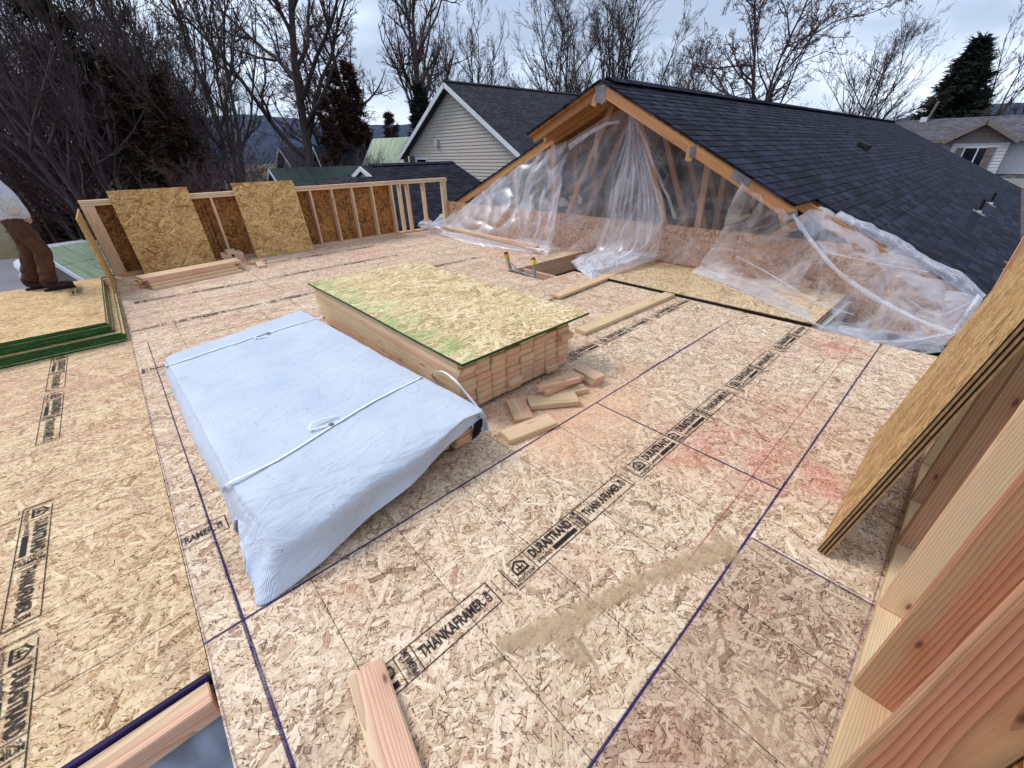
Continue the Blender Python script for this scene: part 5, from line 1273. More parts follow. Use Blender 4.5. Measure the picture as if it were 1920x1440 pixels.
# --- house at far right with small dormer gable
D = empty('dormer_house', (0, 0, 0)); DX = 38.0; tag(D, 'two storey house at far right with grey brown roof, small gable and shuttered window', 'house')
pA, pB = at(1850, 223, x=DX+3.5), at(1690, 229, x=DX+3.5)
rz_ = at(1850, 220, x=DX+3.5).z; ez_ = at(1770, 262, x=DX-.4).z
shingle_roof('roof', (DX-.5, 12, ez_), (DX-.5, -9, ez_), (DX+3.5, -9, rz_), (DX+3.5, 12, rz_), M_shd, D, h=.16)
shingle_roof('roof', (DX+7.5, -9, ez_), (DX+7.5, 12, ez_), (DX+3.5, 12, rz_), (DX+3.5, -9, rz_), M_shd, D, h=.16)
ridge_cap('ridge_cap', (DX+3.5, -9, rz_+.03), (DX+3.5, 12, rz_+.03), M_shd, D, .14)
board('gutter', (DX-.55, 12, ez_-.09), (DX-.55, -9, ez_-.09), .12, .14, M_taupe, parent=D)
mb = MB(); z = GZ
while z < ez_-.1:
    mb.add([(DX-.02, 11.6, z), (DX-.02, -8.6, z), (DX, -8.6, z+.18), (DX, 11.6, z+.18), (DX, 11.6, z), (DX, -8.6, z)], [(3, 2, 1, 0), (0, 1, 5, 4)]); z += .18
mb.build('siding', M_sidew, D)
a_, l_, r_2 = at(1854, 224, x=DX-1.0), at(1769, 264, x=DX-1.0), at(1914, 261, x=DX-1.0)
bl, br = at(1789, 266, x=DX-.6), at(1897, 264, x=DX-.6)
lap_gable('gable_siding', DX-.6, bl.y, br.y, bl.z+.06, a_.z-.12, a_.y, bl.z+.06, bl.z+.06, M_taupe, D, h=.2)
zw = bl.z
lap_gable('dormer_siding', DX-.55, bl.y, br.y, GZ+1.5, zw, a_.y, zw+9, zw+9, M_sidew, D, h=.16)
board('trim_band', (DX-.62, bl.y, zw), (DX-.62, br.y, zw), .06, .12, M_taupe, parent=D)
shingle_roof('dormer_roof', (DX+2.6, l_.y, l_.z), (DX-1.0, l_.y, l_.z), (DX-1.0, a_.y, a_.z), (DX+2.6, a_.y, a_.z), M_shd, D, h=.16)
shingle_roof('dormer_roof', (DX-1.0, r_2.y, r_2.z), (DX+2.6, r_2.y, r_2.z), (DX+2.6, a_.y, a_.z), (DX-1.0, a_.y, a_.z), M_shd, D, h=.16)
board('rake_trim', (DX-1.02, a_.y, a_.z-.1), (DX-1.02, l_.y, l_.z-.1), .04, .2, M_taupe, parent=D); board('rake_trim', (DX-1.02, a_.y, a_.z-.1), (DX-1.02, r_2.y, r_2.z-.1), .04, .2, M_taupe, parent=D)
w0, w1 = at(1811, 278, x=DX-.6), at(1845, 308, x=DX-.6); f = window(D, (w0.y, w0.z), (w1.y, w0.z-1.15), DX-.58)
for (p0, p1) in ((1795, 1808), (1851, 1868)):
    a, b = at(p0, 278, x=DX-.6), at(p1, 278, x=DX-.6); mb = MB(); y0, y1 = sorted((a.y, b.y)); mb.box(DX-.64, DX-.585, y0, y1, w0.z-1.2, w0.z+.03)
    for q in (.33, .66): mb.box(DX-.65, DX-.64, y0, y1, w0.z-1.2*q-.02, w0.z-1.2*q+.02)
    mb.build('shutter', M_shut, D)
shingle_roof('porch_roof', (DX-3.4, 4, ez_-2.9), (DX-3.4, -9, ez_-2.9), (DX-.03, -9, ez_-1.75), (DX-.03, 4, ez_-1.75), M_shd, D, h=.16)
p = at(1738, 222, x=DX+3.4); mb = MB(); mb.tube([(p.x, p.y, rz_-.3), (p.x-.1, p.y-.25, rz_+1.0)], .07, 8); mb.build('vent_stack', M_taupe, D); mb = MB(); mb.box(p.x-.25, p.x+.1, p.y-.05, p.y+.28, rz_-.1, rz_+.18); mb.build('vent_base', M_white, D)

# --- parked car beside the street, mostly behind branches
def car(loc, rz, paint, label):
    c = empty('parked_car', loc, rz); tag(c, label, 'car')
    prof = [(-2.2, .35), (-2.25, .75), (-2.1, .95), (-1.5, 1.0), (-1.0, 1.42), (.45, 1.45), (1.05, 1.0), (1.9, .88), (2.2, .7), (2.2, .35)]
    vs, fs = [], []; n_ = len(prof)
    for y, sc in ((-.86, 1), (.86, 1)):
        for x, z in prof: vs.append((x, y*(.86 if z > 1.1 else 1), z))
    fs = [tuple(range(n_))[::-1], tuple(range(n_, 2*n_))]+[(i, (i+1) % n_, n_+(i+1) % n_, n_+i) for i in range(n_)]
    o = mesh_obj('body', vs, [tuple(f) for f in fs], paint, c); bm = bmesh.new(); bm.from_mesh(o.data); bmesh.ops.recalc_face_normals(bm, faces=bm.faces); bmesh.ops.bevel(bm, geom=bm.edges[:], offset=.06, segments=2, affect='EDGES', clamp_overlap=True); bm.to_mesh(o.data); bm.free()
    for s in (-1, 1):
        mb = MB(); mb.add([(-1.35, s*.79, 1.03), (-.95, s*.755, 1.36), (.4, s*.755, 1.38), (.88, s*.80, 1.03)], [(0, 1, 2, 3), (3, 2, 1, 0)]); mb.build('side_window', M_dark, c)
        for x in (-1.4, 1.4):
            mb = MB(); mb.tube([(x, s*.68, .33), (x, s*.88, .33)], .33, 18); w = mb.build('wheel', M_black, c); mb = MB(); mb.tube([(x, s*.881, .33), (x, s*.89, .33)], .2, 14); mb.build('rim', M_metal, w)
        mb = MB(); mb.box(2.16, 2.23, s*.55-.16, s*.55+.16, .62, .74); mb.build('headlight', M_white, c)
    mb = MB(); mb.add([(.5, -.7, 1.44), (.5, .7, 1.44), (1.03, .78, 1.05), (1.03, -.78, 1.05)], [(0, 1, 2, 3)]); mb.build('windscreen', M_dark, c)
    return c
p = at(172, 512, z=GZ); car((p.x, p.y, GZ), R(12), plain('white car paint', (206, 212, 222), .3, .6), 'white parked car half hidden by bare branches beside worker\'s boots')

# ================================================================ vegetation
def tubes(chains, name, mat, parent, minr=.004):
    V, F = [], []; base = 0
    for pts, rad, ns in chains:
        pts = np.asarray(pts); m = len(pts)
        d = np.empty_like(pts); d[1:-1] = pts[2:]-pts[:-2]; d[0] = pts[1]-pts[0]; d[-1] = pts[-1]-pts[-2]
        d /= np.linalg.norm(d, axis=1)[:, None]+1e-9
        ref = np.array([0, 0, 1.]) if abs(d[0][2]) < .8 else np.array([1., 0, 0])
        a = np.cross(d, ref); a /= np.linalg.norm(a, axis=1)[:, None]+1e-9; b = np.cross(d, a)
        ang = np.arange(ns)*2*np.pi/ns
        r = np.maximum(np.asarray(rad), minr)[:, None, None]
        ring = pts[:, None, :]+r*(np.cos(ang)[None, :, None]*a[:, None, :]+np.sin(ang)[None, :, None]*b[:, None, :])
        V.append(ring.reshape(-1, 3))
        i = np.arange(m-1)[:, None]*ns; k = np.arange(ns)[None, :]; k2 = (k+1) % ns
        F.append(np.stack([base+i+k, base+i+k2, base+i+ns+k2, base+i+ns+k], -1).reshape(-1, 4)); base += m*ns
    V = np.concatenate(V); F = np.concatenate(F)
    me = bpy.data.meshes.new(name); me.vertices.add(len(V)); me.vertices.foreach_set('co', V.astype(np.float32).ravel())
    me.loops.add(len(F)*4); me.loops.foreach_set('vertex_index', F.astype(np.int32).ravel())
    me.polygons.add(len(F)); me.polygons.foreach_set('loop_start', np.arange(0, len(F)*4, 4, dtype=np.int32)); me.polygons.foreach_set('loop_total', np.full(len(F), 4, dtype=np.int32))
    me.polygons.foreach_set('use_smooth', np.ones(len(F), dtype=bool)); me.update(); me.materials.append(mat)
    return link(bpy.data.objects.new(name, me), parent)
def bark(name, a, b):
    n = NT(name); P = n.obj(); k = n.noise(n.v_('MULTIPLY', P, (6, 6, 1.5)), 1, 4, .7)
    return n.end(n.bsdf(n.mix(n.mapr(k, .35, .65), lin(a), lin(b)), .9, k, .5, .02))
M_bark = bark('grey brown bark', (56, 46, 46), (86, 74, 70)); M_barkp = bark('purple brown twigs', (70, 46, 48), (100, 70, 68)); M_barkl = bark('pale grey bark', (84, 78, 82), (122, 116, 120))
M_barkr = bark('red brown twigs', (84, 36, 30), (104, 52, 42))
def perp(d, rng):
    v = rng.normal(size=3); v -= v@d*d; return v/(np.linalg.norm(v)+1e-9)
def bare_tree(name, seed, H=14, trunks=1, lean=0., upw=.5, spread=.8, levels=(14, 8, 6, 4), lens=(.42, .42, .45, .5), r0=.2, first=.25, mats=(M_bark, M_barkp), crook=.12, minr=.011, fork=0):
    rng = np.random.default_rng(seed); thick, thin = [], []
    def chain(p, d, L, n, crk, up):
        pts = [p]; d = d.copy()
        for k in range(n):
            d = d+rng.normal(size=3)*crk+np.array([0, 0, up]); d /= np.linalg.norm(d); pts.append(pts[-1]+d*L/n)
        return np.array(pts)
    def grow(par, r_par, L, lev):
        if lev >= len(levels): return
        n = levels[lev]; n = max(2, int(n*rng.uniform(.75, 1.25)))
        for k in range(n):
            t = first+(1-first)*((k+rng.uniform(0, 1))/n) if lev == 0 else rng.uniform(.18, 1.0)
            x = t*(len(par)-1); i = min(int(x), len(par)-2); f = x-i; p = par[i]*(1-f)+par[i+1]*f
            d0 = par[i+1]-par[i]; d0 /= np.linalg.norm(d0)
            s = spread*rng.uniform(.6, 1.3); d = d0*math.cos(s)+perp(d0, rng)*math.sin(s)
            if lev == 0: d[2] = max(d[2], .05)
            ll = L*lens[lev]*rng.uniform(.55, 1.2)*(1.15-.55*t if lev == 0 else 1.1-.4*t)
            rr = r_par*(1-.75*t)*.62+.004
            m = (7, 6, 5, 4)[min(lev, 3)]
            c = chain(p, d/np.linalg.norm(d), ll, m, crook*(1+.3*lev), upw*.16)
            rad = np.linspace(rr, rr*.25, m+1)
            (thick if lev < 2 else thin).append((c, np.maximum(rad, minr*(1 if lev < 2 else .8)), 5 if lev == 0 else (4 if lev == 1 else 3)))
            grow(c, rr, ll, lev+1)
    for t in range(trunks):
        a = rng.uniform(0, 6.28); tilt = (.10+.25*rng.random())*(trunks > 1)
        d = np.array([math.cos(a)*tilt+lean, math.sin(a)*tilt, 1.]); d /= np.linalg.norm(d)
        h = H*(rng.uniform(.75, 1.) if trunks > 1 else 1); rr = r0*(rng.uniform(.6, 1) if trunks > 1 else 1)
        c = chain(np.array([math.cos(a)*.15*(trunks > 1), math.sin(a)*.15*(trunks > 1), 0.]), d, h, 14, crook*.35, .03)
        thick.append((c, np.linspace(rr, rr*.12, 15)**1.0, 8)); grow(c, rr, h, 0)
    root = empty(name); tubes(thick, 'trunk', mats[0], root); tubes(thin, 'crown', mats[1], root)
    return root
def needle_mat(name, a, b):
    n = NT(name); P = n.obj(); k = n.noise(P, 1.6, 4, .6); r = n.n('TexWhiteNoise', noise_dimensions='3D'); n.set(r.inputs['Vector'], n.v_('SNAP', P, (.12, .12, .12)))
    return n.end(n.bsdf(n.mix(n.m_('MULTIPLY_ADD', r.outputs['Value'], .5, n.m_('MULTIPLY', k, .5)), lin(a), lin(b)), .85))
M_need = needle_mat('dark conifer needles', (16, 26, 20), (38, 50, 36)); M_needb = needle_mat('bronze cedar foliage', (44, 30, 24), (78, 54, 40)); M_needo = needle_mat('olive fir needles', (24, 30, 18), (56, 58, 34))
def conifer(name, seed, H=12, W=3, gap=.0, mat=M_need, shape=1.0, n=2200, tuft=.32, start=.05, droop=.25):
    rng = np.random.default_rng(seed); root = empty(name); ch = [(np.array([[0, 0, H*k/8] for k in range(9)])+rng.normal(size=(9, 3))*.03, np.linspace(H*.016+.05, .02, 9), 7)]
    V = []; nb = int(n/14)
    for b in range(nb):
        t = start+(1-start)*(rng.random()**.9); z = H*t; a = rng.uniform(0, 6.28)
        L = W*((1-t)**shape)*rng.uniform(.6, 1.12)+.12
        if gap and rng.random() < gap: continue
        d = np.array([math.cos(a), math.sin(a), rng.uniform(-droop, .35)]); p0 = np.array([0, 0, z])
        bp = np.array([p0+d*L*k/4+np.array([0, 0, -.10*L*(k/4)**2+.12*L*(k/4)**3]) for k in range(5)]); ch.append((bp, np.linspace(.03, .008, 5), 3))
        m = int(14*(.5+L/W*1.3))
        for k in range(m):
            u = rng.uniform(.15, 1.02); x = min(u, .999)*4; i = int(x); p = bp[i]+(bp[i+1]-bp[i])*(x-i)
            s = tuft*rng.uniform(.5, 1.2); side = np.cross(d, [0, 0, 1]); side /= np.linalg.norm(side)
            for q in range(5):
                dd = d*rng.uniform(.1, 1)+side*rng.uniform(-1, 1)+np.array([0, 0, rng.uniform(-.5, .4)]); dd /= np.linalg.norm(dd)
                w = perp(dd, rng)*s*.13; o_ = p+rng.normal(size=3)*s*.25
                V += [o_-w, o_+w, o_+dd*s]
    V = np.array(V); F = np.arange(len(V)).reshape(-1, 3)
    me = bpy.data.meshes.new('crown'); me.from_pydata(V.tolist(), [], F.tolist()); me.update(); me.materials.append(mat)
    tubes(ch, 'trunk', M_bark, root); link(bpy.data.objects.new('crown', me), root); return root
def copy_tree(src, loc, rz, sc, name=None):
    r = src.copy(); COL.objects.link(r); r.location = loc; r.rotation_euler = (0, 0, rz); r.scale = (sc,)*3 if not hasattr(sc, '__len__') else sc
    for ch in list(src.children):
        c = ch.copy(); COL.objects.link(c); c.parent = r
    return r
used = {}
def plant(src, az, dist, sc, rz, label, cat, group=None, tilt=0, z=GZ):
    loc = (dist*math.cos(R(az)), dist*math.sin(R(az)), z)
    if src.name in used: r = copy_tree(src, loc, rz, sc)
    else:
        used[src.name] = 1; r = src; r.location = loc; r.rotation_euler = (0, 0, rz); r.scale = (sc,)*3 if not hasattr(sc, '__len__') else sc
    tag(r, label, cat, group); return r
tA = bare_tree('bare_tree', 1, 17, 1, spread=.75, upw=.6, r0=.30, first=.22, levels=(15, 8, 7, 5), minr=.013)
tB = bare_tree('bare_tree', 2, 15, 5, spread=.58, upw=.7, r0=.20, first=.15, levels=(11, 8, 6, 4), lens=(.44, .46, .45, .5), crook=.10, minr=.009, mats=(M_bark, M_bark))
tC = bare_tree('bare_tree', 3, 12, 7, spread=.62, upw=.40, r0=.15, first=.14, levels=(9, 7, 6, 4), lens=(.50, .48, .48, .5), crook=.10, minr=.008, mats=(M_bark, M_bark))
tD = bare_tree('bare_tree', 4, 15, 2, spread=.85, upw=.2, r0=.2, first=.3, levels=(15, 10, 8, 5), crook=.16, lens=(.5, .42, .4, .45), minr=.012)
tE = bare_tree('bare_tree', 9, 16, 1, lean=-.22, spread=.7, upw=.7, r0=.24, first=.3, levels=(12, 7, 6, 4), minr=.012)
G1 = 'tall bare trees behind the houses'
plant(tA, 71.6, 31, 1.08, .4, 'tall dark bare tree with thick forked trunk behind left part of knee wall', 'tree', G1)
plant(tB, 80.2, 30, 1.05, 1.0, 'many stemmed bare tree fanning upwards left of the forked tree', 'tree', G1)
plant(tE, 60.5, 36, 1.1, 2.2, 'leaning bare tree just left of the grey gable', 'tree', G1)
plant(tA, 57.6, 38, 1.02, 2.4, 'rounded bare tree rising behind apex of grey gable', 'tree', G1)
plant(tB, 52.6, 44, 1.02, .2, 'bare tree with fine grey twigs right of grey gable apex', 'tree', G1)
plant(tC, 41.6, 42, 1.28, 0, 'wide vase shaped bare tree above weathered roof', 'tree', G1)
plant(tC, 34.6, 46, 1.42, 2.0, 'tall bare tree directly above peak of open gable', 'tree', G1)
plant(tC, 28.8, 44, .95, 4.0, 'lower bare tree right of the open gable peak', 'tree', G1)
plant(tD, 20.8, 40, 1.18, 0.6, 'sprawling bare tree with long diagonal limbs over middle of navy roof', 'tree', G1)
plant(tC, 11.2, 45, .92, 3.0, 'vase shaped bare tree over right part of navy roof', 'tree', G1)
plant(tB, 1.6, 70, .95, 1.0, 'pale bare tree at far right edge beyond dark fir', 'tree', G1)
plant(tA, 65.5, 40, .92, 5.0, 'slender bare tree between forked tree and leaning tree', 'tree', G1)
plant(tD, 68.5, 44, .95, 3.3, 'bare tree with drooping twigs behind the forked tree', 'tree', G1)
plant(tE, 86.5, 42, 1.15, .8, 'leaning bare tree above the worker', 'tree', G1)
plant(tC, 24.5, 52, .6, 1.0, 'low bushy bare tree left of small dark spruce', 'tree', G1)
plant(tC, 17.0, 55, .62, 5.0, 'low bare tree right of small dark spruce', 'tree', G1)
plant(tC, 47.0, 60, .9, 5.5, 'far bare tree low above weathered roof ridge', 'tree', G1)
plant(tB, 90.5, 30, 1.1, 4.0, 'bare tree at the left edge of view behind worker', 'tree', G1)
tR = bare_tree('red_shrub', 15, 4.2, 7, spread=.5, upw=.5, r0=.05, first=.1, levels=(9, 6, 5), lens=(.45, .5, .5), mats=(M_barkr, M_barkr), minr=.014)
plant(tR, 8.5, 44, 1.25, 0, 'reddish bare shrub peeping over far end of navy roof', 'shrub')
cS = conifer('dark_spruce', 5, 11.0, 3.9, n=6500, mat=M_need, tuft=.55, shape=.85, droop=.15)
plant(cS, 5.1, 50, 1.0, 0, 'big dark fir tree above the far right house', 'conifer')
plant(cS, 57.8, 35, (.6, .6, .80), 2, 'dark spruce tree standing left of grey gable apex', 'conifer')
cN = conifer('narrow_spruce', 6, 9, 1.5, n=2600, mat=M_need, tuft=.28)
plant(cN, 19.6, 42, .90, 0, 'small narrow dark spruce over middle of navy roof', 'conifer')
plant(cN, 30.5, 50, .82, 2, 'dim narrow spruce behind right of open gable peak', 'conifer')
cC = conifer('bronze_cedar', 8, 9, 1.3, n=2400, mat=M_needb, shape=.6, tuft=.30)
plant(cC, 66.8, 33, 1.05, 0, 'bronze brown pointed cedar, left of a close pair', 'conifer', 'pair of bronze cedars')
plant(cC, 65.2, 33.5, 1.10, 3, 'bronze brown pointed cedar, right of a close pair', 'conifer', 'pair of bronze cedars')
plant(cC, 68.3, 30, .85, 1, 'bronze brown cedar close beside trunk of forked tree', 'conifer', 'pair of bronze cedars')
plant(cC, 61.5, 31, .78, 4, 'bronze cedar left of dark spruce near grey gable', 'conifer', 'pair of bronze cedars')
cO = conifer('open_fir', 12, 16, 2.6, gap=.25, n=3400, mat=M_needo, tuft=.34, droop=.5)
plant(cO, 88.3, 36, (1.1, 1.1, 1.35), 0, 'tall gappy olive fir at upper left of view', 'conifer')
plant(cC, 83.0, 28, (1.2, 1.2, .9), 0, 'broad brown cedar mass behind purple thicket, right one', 'conifer', 'brown cedars behind the thicket')
plant(cC, 85.5, 30, (1.2, 1.2, 1.0), 2, 'broad brown cedar mass behind purple thicket, left one', 'conifer', 'brown cedars behind the thicket')
# purple brown thicket: tall many stemmed shrubs
tS = bare_tree('thicket_shrub', 21, 7.2, 9, spread=.5, upw=.35, r0=.034, first=.08, levels=(11, 8, 5), lens=(.42, .45, .45), mats=(M_barkl, M_barkp), crook=.16, minr=.0055)
tT = bare_tree('thicket_shrub', 22, 6.5, 9, lean=-.3, spread=.6, upw=.3, r0=.032, first=.08, levels=(11, 8, 5), lens=(.45, .42, .45), mats=(M_barkp, M_barkp), crook=.2, minr=.0055)
rr = random.Random(5); lab_th = ['purple brown bare shrub in left thicket, %s from the left in its front row', 'taller purple brown bare shrub in left thicket, %s from the left in its back row', 'low tangled bare shrub along foot of left thicket, %s from the left']
for k in range(9):
    far_ = 95-1.9*k > 81.5
    plant(tS if k % 2 else tT, 95-1.9*k, (37 if far_ else 19)+rr.uniform(-1, 1.5), (1.75 if far_ else .95-.045*max(0, k-4))+rr.uniform(-.08, .10), rr.uniform(0, 6), lab_th[0] % ORD[k], 'shrub', 'purple brown thicket shrubs')
for k in range(6):
    plant(tT if k % 2 else tS, 94-2.6*k, 41+rr.uniform(-1, 1.5), 1.75-.10*max(0, k-2)+rr.uniform(-.1, .1), rr.uniform(0, 6), lab_th[1] % ORD[k], 'shrub', 'purple brown thicket shrubs')
for k in range(12):
    plant(tT if k % 2 else tS, 80-1.6*k, 26+rr.uniform(-1, 2), .60+rr.uniform(-.08, .1), rr.uniform(0, 6), lab_th[2] % ORD[k], 'shrub', 'purple brown thicket shrubs')
plant(tT, 88.2, 14.5, .52, 1.5, 'bare branches reaching over the street right of worker', 'shrub')
plant(tS, 85.9, 15.5, .52, 3.5, 'fine bare branches in front of mint roofed shed', 'shrub')
# hedge and undergrowth reading as a mass
n = NT('dead leaf undergrowth'); P = n.n('NewGeometry').outputs['Position']; k = n.noise(P, 3, 5, .7)
M_und = n.end(n.bsdf(n.ramp(k, [(.3, (30, 22, 20)), (.55, (62, 46, 36)), (.8, (92, 74, 52))]), 1))
rng = np.random.default_rng(2); V = []
for k in range(34000):
    az = R(rng.uniform(58, 97)); d = rng.uniform(24, 37); d = d if az < R(80) else rng.uniform(38, 46)
    z = GZ+abs(rng.normal())*.9; p = np.array([d*math.cos(az), d*math.sin(az), z]); dd = rng.normal(size=3); dd[2] = abs(dd[2]); dd /= np.linalg.norm(dd); w = perp(dd, rng)*.06
    V += [p-w, p+w, p+dd*rng.uniform(.2, .55)]
me = bpy.data.meshes.new('undergrowth'); me.from_pydata(np.array(V).tolist(), [], np.arange(len(V)).reshape(-1, 3).tolist()); me.materials.append(M_und)
o = link(bpy.data.objects.new('undergrowth', me)); tag(o, 'tangled brown undergrowth and brush at foot of left trees', 'undergrowth', kind='stuff')

# ================================================================ worker
def skin_obj(name, pts, edges, radii, mat, parent, sub=2, root=0):
    me = bpy.data.meshes.new(name); me.from_pydata(pts, edges, []); me.update(); o = link(bpy.data.objects.new(name, me), parent)
    md = o.modifiers.new('skin', 'SKIN'); md.use_smooth_shade = True
    for i, r_ in enumerate(radii):
        sv = me.skin_vertices[0].data[i]; sv.radius = r_ if hasattr(r_, '__len__') else (r_, r_); sv.use_root = (i == root)
    s = o.modifiers.new('sub', 'SUBSURF'); s.levels = sub; s.render_levels = sub
    me.materials.append(mat); return o
def cloth(name, c, sc=10, var=.25):
    n = NT(name); P = n.obj(False); k = n.noise(P, sc, 4, .6, .8); k2 = n.noise(P, 400, 2)
    return n.end(n.bsdf(n.mix(n.mapr(k, .35, .7), lin(c), lin(tuple(x*(1-var) for x in c))), .85, n.m_('ADD', k, n.m_('MULTIPLY', k2, .05)), 1.0, .06))
M_pant = cloth('brown work canvas', (88, 58, 42)); M_shirt = cloth('light grey sweatshirt', (212, 216, 224), 9, .12); M_skin = cloth('skin', (190, 140, 116), 6, .05); M_boot = cloth('brown leather boot', (64, 46, 38)); M_hair = cloth('dark hair', (40, 30, 26))
wz = .216
hub = at(100, 541, z=wz)
W_ = empty('person', (hub.x+.03, hub.y, wz)); tag(W_, 'person in light grey sweatshirt, brown work trousers and boots standing on green edged sheets', 'person')
# local frame: +x the way the boots point
hipL, hipR = (-.03, .10, .83), (-.03, -.10, .83)
kneeR, ankR = (.075, -.11, .47), (-.02, -.10, .10)
kneeL, ankL = (-.06, .14, .47), (-.20, .15, .10)
body = [(-.03, 0, .86), (-.04, 0, 1.03), (-.08, 0, 1.20), (-.12, 0, 1.31), (-.13, 0, 1.38), (-.12, 0, 1.46), (-.10, 0, 1.55),
        (-.11, .19, 1.27), (.0, .25, 1.06), (.03, .13, .90), (-.11, -.19, 1.27), (.02, -.25, 1.06), (.04, -.13, .90),
        hipL, kneeL, ankL, hipR, kneeR, ankR, (.03, .11, .84), (.04, -.11, .84)]
be = [(0, 1), (1, 2), (2, 3), (3, 4), (4, 5), (5, 6), (3, 7), (7, 8), (8, 9), (9, 19), (3, 10), (10, 11), (11, 12), (12, 20), (0, 13), (13, 14), (14, 15), (0, 16), (16, 17), (17, 18)]
br_ = [(.13, .11), (.12, .10), (.14, .11), (.11, .09), .055, .085, .08, .06, .045, .032, .06, .045, .032, .085, .06, .045, .085, .06, .045, .03, .03]
skin_obj('body', body, be, br_, M_skin, W_)
for s, w in ((1, 19), (-1, 20)):
    bx_, by_, bz_ = body[w]
    for f_ in range(5):
        l_f = (.07, .085, .09, .08, .05)[f_]; o1 = (-.026+.017*f_) if f_ < 4 else .03
        p0 = (bx_+.02, by_+o1*.5, bz_-.01+o1*.6); p1 = (bx_+.02+l_f*.6, by_+o1*.6, bz_-.03+o1*.7); p2 = (bx_+.01+l_f*.8, by_+o1*.6, bz_-.06+o1*.6)
        skin_obj('finger', [p0, p1, p2], [(0, 1), (1, 2)], [.009, .0085, .007], M_skin, W_, 1)
# trousers with a few bunched folds
def leg(hip, knee, ank, sgn):
    h, k_, a = map(Vector, (hip, knee, ank)); pts = []; rad = []
    prof = [(0, .115), (.25, .108), (.5, .098), (.75, .090), (1.0, .088)]
    for t, r_ in prof: pts.append(tuple(h.lerp(k_, t))); rad.append(r_)
    for t, r_ in ((.15, .090), (.30, .080), (.42, .090), (.54, .076), (.66, .090), (.76, .075), (.88, .092), (1.0, .080)): q = k_.lerp(a, t); pts.append((q.x+.008*math.sin(t*17), q.y, q.z)); rad.append(r_)
    return pts, rad
P_, E_, R_ = [(-.02, 0, .90), (-.03, 0, .82)], [(0, 1)], [(.165, .125), (.165, .13)]
for (hh, kk, aa) in ((hipL, kneeL, ankL), (hipR, kneeR, ankR)):
    pts, rad = leg(hh, kk, (aa[0], aa[1], .10), 1); b0 = len(P_); P_ += pts; R_ += rad; E_.append((1, b0)); E_ += [(b0+i, b0+i+1) for i in range(len(pts)-1)]
skin_obj('trousers', P_, E_, R_, M_pant, W_)
mb = MB(); mb.tube([(-.02, 0, .87), (-.02, 0, .89)], .150, 20); bl_ = mb.build('belt', M_black, W_)
# sweatshirt: torso and sleeves
S_ = [(-.02, 0, .78), (-.015, 0, .86), (-.02, 0, 1.0), (-.06, 0, 1.14), (-.09, 0, 1.26), (-.12, 0, 1.34), (-.10, .17, 1.27), (-.04, .24, 1.18), (.015, .27, 1.06), (.03, .23, .97), (.03, .15, .89), (-.10, -.17, 1.27), (-.04, -.24, 1.18), (.04, -.275, 1.06), (.05, -.24, .98), (.04, -.15, .89)]
skin_obj('sweatshirt', S_, [(0, 1), (1, 2), (2, 3), (3, 4), (4, 5), (4, 6), (6, 7), (7, 8), (8, 9), (9, 10), (4, 11), (11, 12), (12, 13), (13, 14), (14, 15)],
         [(.160, .15), (.185, .17), (.178, .158), (.18, .15), (.15, .125), (.09, .08), .098, .088, .084, .078, .070, .098, .092, .088, .080, .070], M_shirt, W_)
mb = MB()
skin_obj('hair', [(-.13, 0, 1.50), (-.115, 0, 1.58)], [(0, 1)], [(.088, .085), (.09, .088)], M_hair, W_)
for a in (ankL, ankR):
    x, y = a[0], a[1]
    skin_obj('boot', [(x-.03, y, .16), (x-.035, y, .055), (x+.06, y, .05), (x+.15, y, .045), (x+.205, y, .04)], [(0, 1), (1, 2), (2, 3), (3, 4)], [(.055, .05), (.05, .05), (.048, .05), (.045, .052), (.03, .04)], M_boot, W_)
    mb = MB(); mb.add([(x-.085, y-.045, 0), (x+.205, y-.045, 0), (x+.205, y+.045, 0), (x-.085, y+.045, 0), (x-.085, y-.045, .02), (x+.205, y-.045, .02), (x+.205, y+.045, .02), (x-.085, y+.045, .02)], [(3, 2, 1, 0), (4, 5, 6, 7), (0, 1, 5, 4), (1, 2, 6, 5), (2, 3, 7, 6), (3, 0, 4, 7)]); mb.build('boot_sole', M_black, W_, bevel=.008)
# face: eyes, nose, ear
for s in (-1, 1):
    mb = MB(); mb.tube([(-.022, s*.03, 1.49), (-.014, s*.03, 1.49)], .011, 8); mb.build('eye', M_black, W_)
    mb = MB(); mb.bar((-.11, s*.085, 1.46), (-.11, s*.092, 1.515), .03, .02, up=(0, 1, 0)); mb.build('ear', M_skin, W_, bevel=.006)
mb = MB(); mb.bar((-.03, 0, 1.48), (-.005, 0, 1.45), .022, .024); mb.build('nose', M_skin, W_, bevel=.006)
mb = MB(); mb.bar((-.035, -.024, 1.415), (-.035, .024, 1.415), .01, .008); mb.build('mouth', plain('lips', (150, 84, 78), .5), W_)

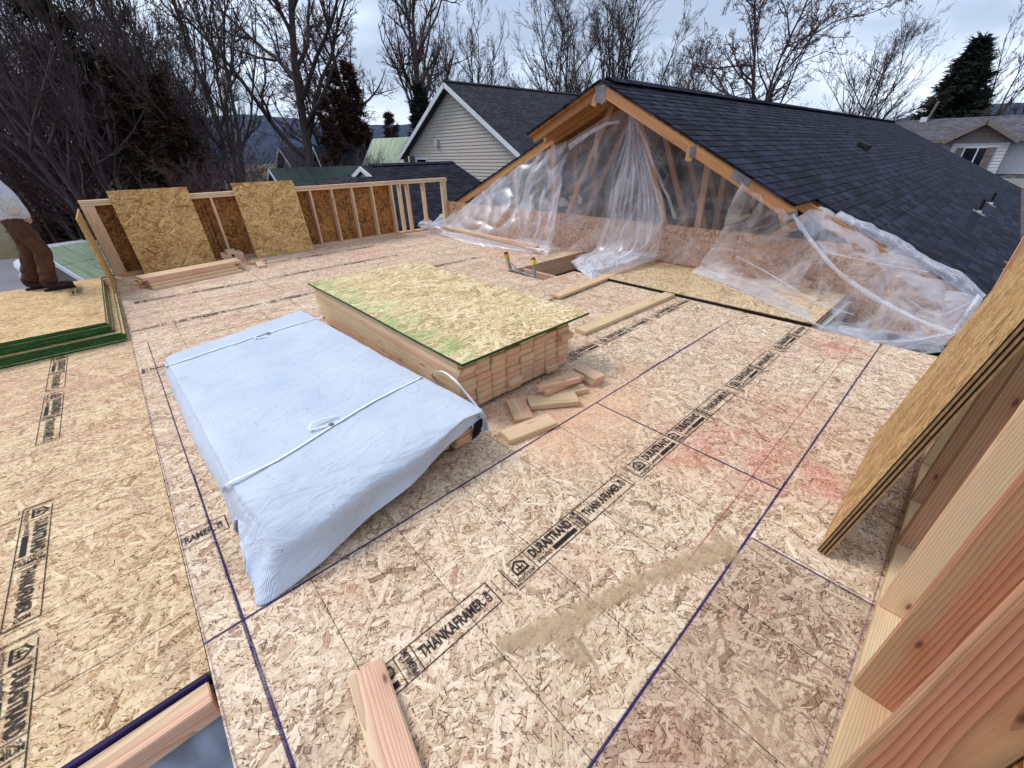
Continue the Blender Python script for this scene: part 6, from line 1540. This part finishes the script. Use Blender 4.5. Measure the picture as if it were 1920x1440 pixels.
# ================================================================ light, sky, render
SUN_EL, SUN_AZ = 52, 120     # degrees; azimuth counted from +x
w = bpy.data.worlds.new('World'); scene.world = w; w.use_nodes = True; t = w.node_tree; t.nodes.clear()
out = t.nodes.new('ShaderNodeOutputWorld'); bg = t.nodes.new('ShaderNodeBackground'); sky = t.nodes.new('ShaderNodeTexSky'); sky.sky_type = 'NISHITA'; sky.sun_disc = False
sky.sun_elevation = R(SUN_EL); sky.sun_rotation = R(90-SUN_AZ); sky.altitude = 200; sky.air_density = 1.0; sky.dust_density = 2.0
tc = t.nodes.new('ShaderNodeTexCoord'); mp = t.nodes.new('ShaderNodeMapping'); mp.inputs['Scale'].default_value = (1.3, 1.3, 4.2); t.links.new(tc.outputs['Generated'], mp.inputs[0])
nz = t.nodes.new('ShaderNodeTexNoise'); nz.inputs['Scale'].default_value = 1.9; nz.inputs['Detail'].default_value = 7; nz.inputs['Roughness'].default_value = .52; nz.inputs['Distortion'].default_value = .35
t.links.new(mp.outputs[0], nz.inputs['Vector'])
cr = t.nodes.new('ShaderNodeValToRGB'); t.links.new(nz.outputs['Fac'], cr.inputs[0])
cr.color_ramp.elements[0].position = .38; cr.color_ramp.elements[0].color = (3.0, 3.6, 4.7, 1); cr.color_ramp.elements[1].position = .64; cr.color_ramp.elements[1].color = (6.2, 7.0, 8.4, 1)
e = cr.color_ramp.elements.new(.5); e.color = (4.5, 5.3, 6.7, 1)
mx = t.nodes.new('ShaderNodeMix'); mx.data_type = 'RGBA'; mx.inputs[0].default_value = .88; t.links.new(sky.outputs[0], mx.inputs[6]); t.links.new(cr.outputs[0], mx.inputs[7])
t.links.new(mx.outputs[2], bg.inputs[0]); bg.inputs[1].default_value = .1; t.links.new(bg.outputs[0], out.inputs[0])
sl_ = bpy.data.lights.new('sun', 'SUN'); sl_.energy = 1.35; sl_.angle = R(22); sl_.color = (1.0, .965, .92)
so = bpy.data.objects.new('sun', sl_); COL.objects.link(so)
dv = Vector((math.cos(R(SUN_AZ))*math.cos(R(SUN_EL)), math.sin(R(SUN_AZ))*math.cos(R(SUN_EL)), math.sin(R(SUN_EL))))
so.rotation_euler = dv.to_track_quat('Z', 'Y').to_euler()
vs_ = scene.view_settings; scene.display_settings.display_device = 'sRGB'; vs_.view_transform = 'Standard'; vs_.look = 'None'; vs_.gamma = 1; vs_.exposure = .8
scene.render.engine = 'CYCLES'; scene.cycles.transparent_max_bounces = 32; scene.cycles.max_bounces = 6; scene.cycles.diffuse_bounces = 3
scene.render.film_transparent = False
